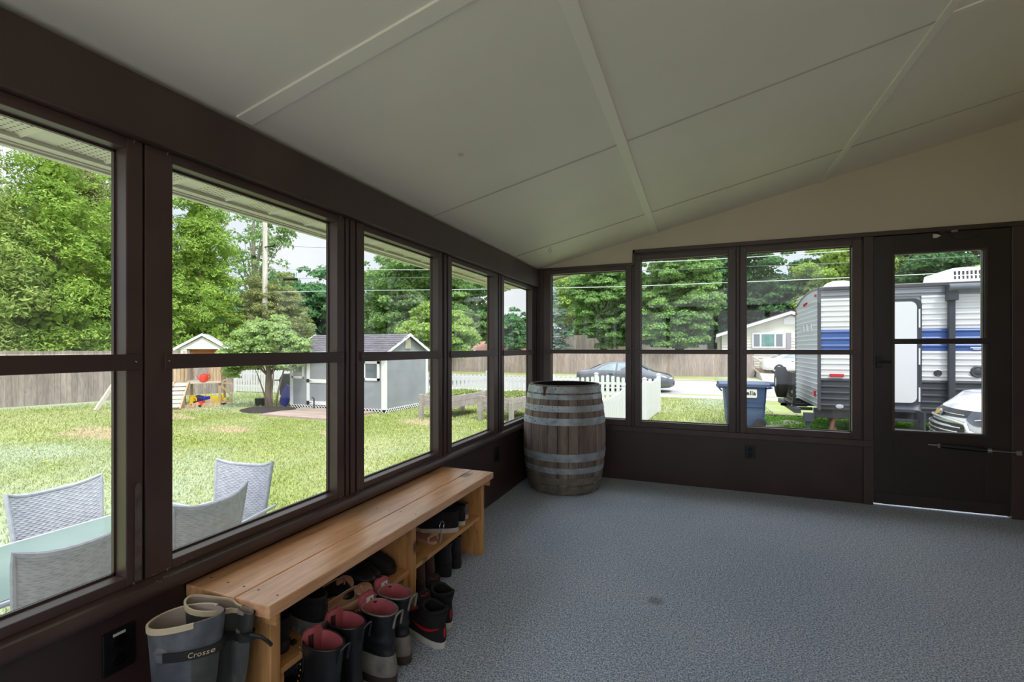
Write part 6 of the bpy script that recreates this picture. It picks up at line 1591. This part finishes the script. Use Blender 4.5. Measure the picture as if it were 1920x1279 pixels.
mb = MB(); mb.box(5.3, 37.4, -.75, 11, 38, -.18); mb.build('foundation_step', mat('brick_tan', (190, 168, 144), (168, 140, 120), scale=6, rough=.9), hs)
gh = thing('grey_garage', 'shaded grey garage wall under the maple branches across the street', 'garage', (2.8, 60, -.6))
mb = MB(); mb.prism([(-6.5, -.7), (10, -.7), (10, 2.2), (5.0, 4.4), (-6.5, 1.9)], 'Y', 60, 68); mb.build('wall', mat('grey_garage_siding', (160, 152, 150), (150, 142, 140), scale=1, rough=.8), gh)
mb = MB(); mb.box(2.5, 59.9, 1.15, 3.5, 60, 1.85); mb.build('garage_window', CAR_BLK, gh)
mb = MB(); mb.prism([(-7, 1.8), (5.0, 4.4), (10.5, 2.0), (10.5, 2.2), (5.0, 4.7), (-7, 2.1)], 'Y', 59.5, 68.5); mb.build('roof', TR_BAND, gh)
bs = thing('brown_shed_roof', 'small brown gabled outbuilding far off beyond the corner window', 'building', (-24.5, 60, -.7))
mb = MB(); mb.prism([(-27.2, -.8), (-21.9, -.8), (-21.9, 1.5), (-24.6, 2.75), (-27.2, 1.5)], 'Y', 60, 65); mb.build('wall', mat('brown_outbuilding', (158, 128, 118), (146, 116, 106), scale=1, rough=.8), bs)
mb = MB(); mb.prism([(-27.7, 1.3), (-24.6, 2.75), (-21.4, 1.25), (-21.4, 1.4), (-24.6, 2.95), (-27.7, 1.45)], 'Y', 59.6, 65.4); mb.build('roof', mat('brown_roof', (128, 98, 90), rough=.9), bs)
rh = thing('pinkish_roof_house', 'low house with a reddish roof glimpsed through the trees', 'house', (-19, 52, -.6))
mb = MB(); mb.prism([(-24, -.8), (-12, -.8), (-12, 1.0), (-24, 1.0)], 'Y', 52, 58); mb.build('wall', CREAMH, rh)
mb = MB(); mb.prism([(51.5, 1.0), (58.5, 1.0), (55, 2.4)], 'X', -24.5, -11.5); mb.build('roof', mat('reddish_roof', (186, 138, 122), (168, 122, 108), scale=3, rough=.9), rh)
# handrail board by the cream house
mb = MB(); mb.bar((5.0, 36.6, .62), (6.6, 35.0, -.55), .09, .12); mb.bar((5.0, 36.6, -.1), (5.5, 36.2, -.6), .07, .08); tag(mb.build('handrail', PLAYPALE), 'pale slanted wooden handrail beside the end of the brown fence', 'handrail')

# ============================================================ poles and wires
POLEM = wood_mat('pole_wood', (232, 226, 220), (206, 198, 192), 'Z', 2, False, 0, .9)
up_ = thing('utility_pole', 'tall pale wooden utility pole among the feathery trees', 'pole', (-19.53, 18.0, -.7))
mb = MB(); mb.tube([(-19.53, 18, -.7), (-19.53, 18, 10.5)], [.15, .105], 12); mb.build('pole', POLEM, up_, smooth=True)
mb = MB(); mb.box(-19.53, 17.9, 6.45, -18.75, 17.96, 6.50); mb.box(-18.83, 17.9, 6.46, -18.77, 17.96, 6.6); mb.build('bracket', CAR_BLK, up_)
WIREM = mat('pale_wire', (206, 214, 216), rough=.5); WIRED = mat('dark_wire', (116, 122, 128), rough=.5)
def wire(pts, r, m_, label, name='overhead_wire'):
    P_ = [Vector(p_) for p_ in pts]; out = []
    for i in range(len(P_) - 1):
        p0, p1, p2, p3 = P_[max(0, i - 1)], P_[i], P_[i + 1], P_[min(len(P_) - 1, i + 2)]
        for q in range(6):
            t_ = q / 6; out.append(.5 * ((2 * p1) + (p2 - p0) * t_ + (2 * p0 - 5 * p1 + 4 * p2 - p3) * t_ ** 2 + (3 * p1 - p0 - 3 * p2 + p3) * t_ ** 3))
    out.append(P_[-1]); mb = MB(); mb.tube(out, r, 5); return tag(mb.build(name, m_, smooth=True), label, 'wire', 'overhead wires along the street')
wire([(-19.53, 18, 4.14), (-15.76, 18.57, 4.10), (-8.98, 19.58, 3.98), (-4.66, 20.23, 3.92), (-1.44, 20.72, 3.90), (2.65, 21.33, 3.93), (7.09, 22.0, 3.99), (11.33, 22.64, 4.08), (16, 23.3, 4.25)], .014, WIREM, 'lowest overhead wire running past all the windows')
wire([(-19.53, 18, 4.86), (-15.76, 18.57, 4.74), (-8.98, 19.58, 4.57), (-.8, 20.81, 4.55), (3.33, 21.43, 4.57), (7.09, 22.0, 4.58), (11.33, 22.64, 4.66), (16, 23.3, 4.8)], .009, WIRED, 'thin dark middle overhead wire carrying the black splice box')
wire([(-19.53, 18, 5.36), (-15.76, 18.57, 5.20), (-8.98, 19.58, 4.92), (-.8, 20.81, 4.90), (2.65, 21.33, 4.93), (7.09, 22.0, 5.04), (11.33, 22.64, 5.18), (16, 23.3, 5.4)], .015, WIREM, 'upper pale overhead wire running past all the windows')
wire([(-18.8, 17.93, 6.58), (-15.76, 18.57, 6.27), (-9, 19.6, 6.1), (0, 20.9, 6.4), (16, 23.3, 7.4)], .009, WIRED, 'topmost thin wire against the open sky')
mb = MB(); mb.tube([(-18.41, 18.17, 4.78), (-17.63, 18.29, 4.76)], .07, 10); tag(mb.build('splice_box', CAR_BLK, smooth=True), 'black splice box hanging on the overhead wire near the pole', 'splice box')

# ============================================================ trees
BARK = mat('tree_bark', (128, 116, 102), (92, 82, 72), scale=6, stretch=(1, 1, .3), rough=.95, bmp=.5, bscale=20, bdist=.01)
BARK_L = mat('pale_bark', (168, 160, 146), (132, 124, 112), scale=8, rough=.9)
L_CEDAR = leaf_mat('cedar_spray', (190, 214, 112), (134, 173, 84), .4, .5)
L_CEDAR2 = leaf_mat('cedar_spray_pale', (198, 212, 132), (146, 178, 96), .4, .5)
L_OLIVE = leaf_mat('olive_leaf', (176, 184, 124), (138, 150, 98), .35)
L_MAPLE = leaf_mat('maple_leaf', (166, 200, 124), (116, 160, 92), .4, .35)
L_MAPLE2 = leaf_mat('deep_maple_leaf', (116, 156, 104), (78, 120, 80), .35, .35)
L_LIME = leaf_mat('lime_leaf', (192, 214, 130), (156, 188, 98), .45)
L_FAR = leaf_mat('far_tree_leaf', (126, 168, 114), (84, 130, 92), .35, .3)
L_SPRUCE = leaf_mat('blue_spruce_needle', (206, 222, 218), (168, 188, 182), .2)
L_BIRCH = leaf_mat('pale_birch_leaf', (196, 208, 170), (168, 184, 146), .4)
L_FRUIT = leaf_mat('fruit_tree_leaf', (194, 214, 150), (152, 184, 116), .45, 1.2)
L_ASH = leaf_mat('ash_leaf', (166, 196, 128), (116, 154, 94), .4, .4)

def clump_points(rg_, cs, rs, n_each, flat=.8, core=.35):
    """leaf positions and outward vectors on/in clumps"""
    P_, O_ = [], []
    for c, r in zip(cs, rs):
        k_ = max(6, int(n_each * (r / np.mean(rs)) ** 2)); d_ = rg_.normal(0, 1, (k_, 3)); d_ /= np.linalg.norm(d_, axis=1, keepdims=True)
        d_[:, 2] = np.abs(d_[:, 2]) * .9 + d_[:, 2] * .1 - .25 * rg_.random(k_)
        rad = r * (core + (1 - core) * rg_.random(k_) ** .45)
        P_.append(c + d_ * rad[:, None] * np.array([1, 1, flat])); O_.append(d_)
    return np.concatenate(P_), np.concatenate(O_)

def tree(name, label, base, trunk_h, trunk_r, lobes, n_clumps, clump_r, n_each, leaf, lm, seed, aspect=.62, cat='tree', group=None, bark=None, lean=(0, 0), shell=.55, up=.35, branches=10, flat=.75, fol='foliage', inner=.6):
    """lobes: (cx, cy, cz, rx, ry, rz) relative to base"""
    rg_ = np.random.default_rng(seed); base = np.array(base, float)
    t = thing(name, label, cat, tuple(base), 0, group)
    vol = np.array([l_[3] * l_[4] * l_[5] for l_ in lobes]) ** .67; vol /= vol.sum(); cs = []
    for l_, v in zip(lobes, vol):
        k_ = max(3, int(n_clumps * v)); d_ = rg_.normal(0, 1, (k_, 3)); d_ /= np.linalg.norm(d_, axis=1, keepdims=True)
        rad = shell + (1 - shell) * rg_.random(k_) ** .6
        cs.append(np.array(l_[:3]) + d_ * rad[:, None] * np.array(l_[3:]))
    cs = np.concatenate(cs); rs = clump_r * rg_.uniform(.6, 1.35, len(cs))
    P_, O_ = clump_points(rg_, cs, rs, n_each, flat)
    V = leaf_quads(P_, O_ * .9, leaf, aspect, rg_, up=up, jitter=.55)
    nc = int(len(P_) * .10) + 300                     # inner foliage that closes the crown
    li = rg_.choice(len(lobes), nc, p=vol); L_a = np.array(lobes)[li]; d_ = rg_.normal(0, 1, (nc, 3)); d_ /= np.linalg.norm(d_, axis=1, keepdims=True)
    Pc = L_a[:, :3] + d_ * L_a[:, 3:] * (inner * rg_.random((nc, 1)) ** .5)
    V = np.concatenate([V, leaf_quads(Pc, None, leaf * 1.5, .8, rg_, up=.2)])
    quads_object(fol, V, lm, t)
    mb = MB(); mb.tube([(0, 0, -.05), (lean[0] * .3, lean[1] * .3, trunk_h * .35), (lean[0], lean[1], trunk_h)], [trunk_r * 1.15, trunk_r, trunk_r * .4], 10)
    idx = rg_.choice(len(cs), min(branches, len(cs)), replace=False)
    for i in idx:
        c = cs[i]; z0 = min(trunk_h * .95, max(trunk_h * .25, c[2] * .6)); s0 = Vector((lean[0] * z0 / trunk_h, lean[1] * z0 / trunk_h, z0)); e = Vector(c)
        m_ = (s0 + e) / 2 + Vector((0, 0, .08 * (e - s0).length)); mb.tube([s0, m_, e], [trunk_r * .35, trunk_r * .2, trunk_r * .07], 6)
    mb.build('trunk', bark or BARK, t, smooth=True, world=False)
    return t
G0 = -.7
gc = 'tall feathery evergreens behind the grey board fence'
def cedar(label, x, y, h, r, seed, lm=None, dens=1.0):
    lob = []; k_ = 6
    for i in range(k_):
        u = (i + .5) / k_; rr_ = r * (1 - u) ** .62 * (1.0 if i else .85); lob.append((0, 0, .3 + h * u * .93, rr_, rr_, h / k_ * .75))
    return tree('cedar_tree', label, (x, y, G0), h * .9, .16, lob, int(300 * dens * h / 10), .42 * r / 2.2, 120, .17, lm or L_CEDAR, seed, aspect=.34, group=gc, shell=.62, up=.5, branches=8, flat=1.15, inner=.5)
cedar('yellowish cedar farthest from the playhouse, at the outer edge of the first window', -21.6, 7.6, 12.5, 2.9, 1, L_CEDAR2)
cedar('tall bright green cedar in the middle of the first window', -21.4, 10.2, 11.5, 2.5, 2)
cedar('bright green cedar hidden half behind the post between the first and second window', -21.3, 12.8, 11.5, 2.4, 3)
cedar('bright green cedar rising above the playhouse in the second window', -20.6, 15.3, 11.2, 2.3, 4)
cedar('shorter cedar bush close behind the grey fence near the playhouse', -19.9, 13.2, 5.6, 1.7, 6)
cedar('darker cedar set back behind the first window', -26.0, 13.5, 13.5, 2.9, 7, L_OLIVE)
cedar('cedar beyond the outer edge of the first window', -22.0, 4.9, 9.5, 2.4, 8)
tree('ash_tree', 'airy open tree with visible branches beside the utility pole', (-22.4, 19.7, G0), 10.5, .14, [(0, 0, 7.2, 2.2, 2.2, 3.4), (.8, .4, 9.0, 1.6, 1.6, 1.8)], 110, .5, 50, .17, L_ASH, 21, bark=BARK_L, branches=26, shell=.3, inner=.01)
tree('juniper_tree', 'dull olive green bushy evergreen in front of the utility pole', (-20.5, 18.5, G0), 5.2, .16, [(0, 0, 2.6, 1.9, 1.9, 2.5), (.3, .4, 4.6, 1.3, 1.3, 1.7), (.9, .5, 3.0, 1.6, 1.6, 2.2)], 300, .38, 130, .15, L_OLIVE, 22, aspect=.35, shell=.55)
tree('far_tree', 'large round dark green tree far behind the shed roof', (-33.5, 35.5, G0), 7.5, .3, [(0, 0, 6.2, 4.4, 4.4, 3.6), (3.4, .5, 5.8, 3.8, 3.6, 3.6), (-3, 0, 5.0, 3.5, 3.5, 3.5), (1, 0, 3, 5, 4, 3)], 260, .9, 170, .30, L_FAR, 23, group='background trees')
tree('birch_tree', 'slender pale grey-green tree rising just behind the shed roof', (-24.4, 25.4, G0), 4.6, .08, [(0, 0, 1.6, .75, .75, 1.5), (0, 0, 3.0, .62, .62, 1.3), (0, 0, 4.1, .34, .34, .9)], 60, .3, 60, .15, L_BIRCH, 24, aspect=.4, bark=BARK_L, shell=.4)
tree('yard_tree', 'spreading green tree filling the third window above the shed', (-16.6, 25.5, G0), 7.6, .22, [(0, 0, 5.4, 3.4, 3, 3.4), (2.6, 0, 7.2, 2.6, 2.4, 2.4), (-2.6, .4, 4.2, 2.6, 2.4, 2.6), (1.6, 0, 3.2, 3, 2.6, 2.0)], 250, .65, 170, .20, L_ASH, 25, shell=.45)
tree('yard_tree', 'lighter green low tree close behind the gable end of the shed', (-12.9, 23.6, G0), 4.0, .12, [(0, 0, 2.9, 1.9, 1.7, 1.7), (1.2, .2, 2.4, 1.5, 1.4, 1.3)], 110, .48, 150, .17, L_LIME, 26, shell=.5)
tree('honey_locust_tree', 'tall layered green tree filling the fourth window', (-18.6, 37.6, G0), 9, .3, [(0, 0, 6.0, 3.2, 3.2, 3.8), (1.2, 0, 8.4, 2.4, 2.6, 2.4), (-2.0, 0, 8.2, 2.6, 3, 2.6), (.3, 0, 3.6, 3.3, 3, 1.5)], 280, .8, 180, .25, L_ASH, 27, shell=.45, flat=.5)
for i, (x, y, h, r, lb) in enumerate(((-27.5, 58, 8.6, 3.6, 'rounded tree far behind the brown outbuilding, on the shed side'), (-22.4, 60, 7.6, 3.0, 'darker rounded tree far behind the brown outbuilding, toward the barrel'), (-19.8, 50, 6.6, 2.4, 'small far tree standing by itself under open sky in the corner window'), (-34, 56, 9.5, 4.2, 'far tree hidden behind the fourth window post'))):
    tree('far_tree', lb, (x, y, G0), h * .8, .2, [(0, 0, h * .62, r, r, h * .36), (r * .6, 0, h * .45, r * .8, r * .8, h * .3)], 70, .8, 70, .42, L_FAR, 40 + i, group='background trees')
tree('fruit_tree', 'small leafy fruit tree with several stems in a dark mulch bed', (-10.75, 10.62, GZ), 2.1, .10, [(0, 0, 2.0, 1.05, .9, .62), (-.75, -.3, 1.62, .66, .6, .45), (.72, .3, 1.72, .62, .6, .5), (.05, 0, 2.45, .65, .6, .36), (-1.0, -.4, 1.25, .42, .4, .28), (.45, .2, 1.35, .5, .4, .2)], 230, .20, 75, .105, L_FRUIT, 31, aspect=.55, shell=.45, branches=14)
mb = MB(); rr = random.Random(2)
for a, z, ln in ((.3, 0, 1.7), (2.6, 0, 1.5), (1.2, 0, 1.6), (4.4, 0, 1.2), (5.5, 0, 1.4)):
    x0, y0 = -10.55 + .10 * math.cos(a), 10.55 + .1 * math.sin(a); mb.tube([(x0, y0, GZ), (x0 + .14 * math.cos(a), y0 + .1 * math.sin(a), GZ + ln * .4), (x0 + .50 * math.cos(a), y0 + .3 * math.sin(a), GZ + ln)], [.035, .025, .012], 6)
bpy.data.objects['fruit_tree'].name = 'fruit_tree'; mb.build('side_stem', BARK, bpy.data.objects['fruit_tree'], smooth=True)
mb = MB(); rg_ = random.Random(8); rings = []
for k_, zz in ((1.0, .0), (.8, .05), (.4, .09)):
    rings.append([(-10.45 + 1.12 * k_ * math.cos(a) * (1 + .07 * math.sin(3 * a)), 10.42 + .66 * k_ * math.sin(a) * (1 + .06 * math.cos(4 * a)), GZ + zz) for a in (2 * PI * j / 40 for j in range(40))])
mb.loft(rings, False, True); tag(mb.build('mulch_bed', mat('dark_mulch', (74, 64, 62), (46, 40, 40), scale=30, rough=.95, bmp=.8, bscale=60, bdist=.02)), 'oval bed of dark brown mulch around the fruit tree', 'mulch')
tree('blue_spruce_tree', 'blue-grey spruce beside the corner post in the first back window', (-11.1, 41.0, G0), 9.0, .2, [(0, 0, 1.5, 2.2, 2.0, 1.2), (0, 0, 3.2, 1.9, 1.8, 1.2), (0, 0, 5.0, 1.5, 1.4, 1.2), (0, 0, 6.6, .9, .9, 1.1), (0, 0, 8.2, .5, .5, 1.0)], 240, .3, 140, .15, L_SPRUCE, 32, aspect=.3, shell=.6, flat=.45, up=-.1)
tree('lime_tree', 'bright yellow-green tree between the blue spruce and the first maple', (-11.8, 54, G0), 10, .3, [(0, 0, 8, 4.5, 4, 4.5), (4, 0, 6, 4, 4, 4)], 150, 1.1, 140, .34, L_LIME, 33, group='background trees')
tree('maple_tree', 'rounded green maple in the upper half of the first back window', (-6.1, 40.5, G0), 6.5, .3, [(0, 0, 5.6, 3.0, 2.8, 3.0), (1.6, 0, 4.0, 2.2, 2.2, 1.9), (-.6, 0, 7.6, 2.4, 2.4, 2.2), (1.8, 0, 7.4, 2.3, 2.3, 2.6), (.6, -.6, 3.1, 1.9, 1.9, 1.3)], 260, .66, 220, .20, L_MAPLE, 34, aspect=.8, shell=.62, flat=.6)
tree('maple_tree', 'big full green maple filling the second back window', (.1, 34.6 + 4.5, G0), 7.5, .34, [(-.2, 0, 5.3, 2.9, 2.8, 3.1), (-1.7, 0, 4.0, 2.5, 2.4, 2.1), (1.2, 0, 5.7, 1.9, 2.2, 1.7), (0, 0, 8.0, 2.7, 2.7, 2.3), (-.4, -.6, 3.2, 2.4, 2.2, 1.5)], 330, .68, 230, .20, L_MAPLE, 35, aspect=.8, shell=.66, flat=.6)
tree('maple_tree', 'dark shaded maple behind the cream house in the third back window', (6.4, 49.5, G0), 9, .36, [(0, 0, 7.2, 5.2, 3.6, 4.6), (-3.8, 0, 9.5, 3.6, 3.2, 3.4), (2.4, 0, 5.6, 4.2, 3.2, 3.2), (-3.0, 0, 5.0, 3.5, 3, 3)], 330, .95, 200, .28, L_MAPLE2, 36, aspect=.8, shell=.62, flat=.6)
tree('linden_tree', 'light yellow-green tree above the trailer roof in the third back window', (12.8, 47.5, G0), 9, .3, [(0, 0, 7.8, 3.6, 3.2, 3.8), (2.6, 0, 9.0, 3.0, 3.0, 2.6), (-1.5, 0, 5.6, 2.5, 2.5, 2.2)], 220, .8, 180, .25, L_LIME, 37, shell=.55)
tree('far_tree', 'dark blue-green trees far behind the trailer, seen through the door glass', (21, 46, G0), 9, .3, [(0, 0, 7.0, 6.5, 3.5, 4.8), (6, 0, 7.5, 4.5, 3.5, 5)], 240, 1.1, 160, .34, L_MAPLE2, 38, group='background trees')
for i, (x, y, h, r, lb) in enumerate(((13.6, 28, 6.0, 1.5, 'light green crown over the trailer door, seen through the door glass'), (16.6, 27.6, 6.9, 1.7, 'light green shrub crown over the trailer, beside the air conditioner'), (19.4, 28.5, 6.6, 1.6, 'light green crown farthest along the trailer roof in the door glass'))):
    tree('young_tree', lb, (x, y, G0), h * .7, .1, [(0, 0, h * .6, r, r, h * .38)], 55, .5, 110, .22, L_LIME, 50 + i, shell=.5)
tree('maple_tree', 'green tree in the narrow gap above the grey garage behind the second back window', (3.6, 73, G0), 10, .3, [(0, 0, 10.5, 6, 3.5, 5.5), (-5, 0, 10.5, 5, 3, 5)], 110, 1.3, 110, .4, L_MAPLE, 39, group='background trees')
# distant tree line
for i, (x, y, r, h, lb) in enumerate(((-62, 45, 9, 9, 'far'), (-50, 66, 10, 9, 'a'), (-14, 74, 9, 10, 'b'), (2, 76, 9, 11, 'c'), (20, 72, 9, 12, 'd'), (38, 62, 9, 12, 'e'), (-44, 30, 6, 10, 'f'), (-38, 16, 6, 11, 'g'))):
    tree('far_tree', ('distant dark tree line tree beyond the yard, ' + ['far behind the cedars', 'behind the shed tree', 'past the brown street fence', 'behind the second back window', 'behind the third back window', 'behind the door glass', 'near the utility pole', 'straight behind the first window'][i]), (x, y, G0), h * .8, .3, [(0, 0, h * .5, r, r * .5, h * .5)], 60, 1.9, 70, .8, L_FAR, 60 + i, group='background trees')
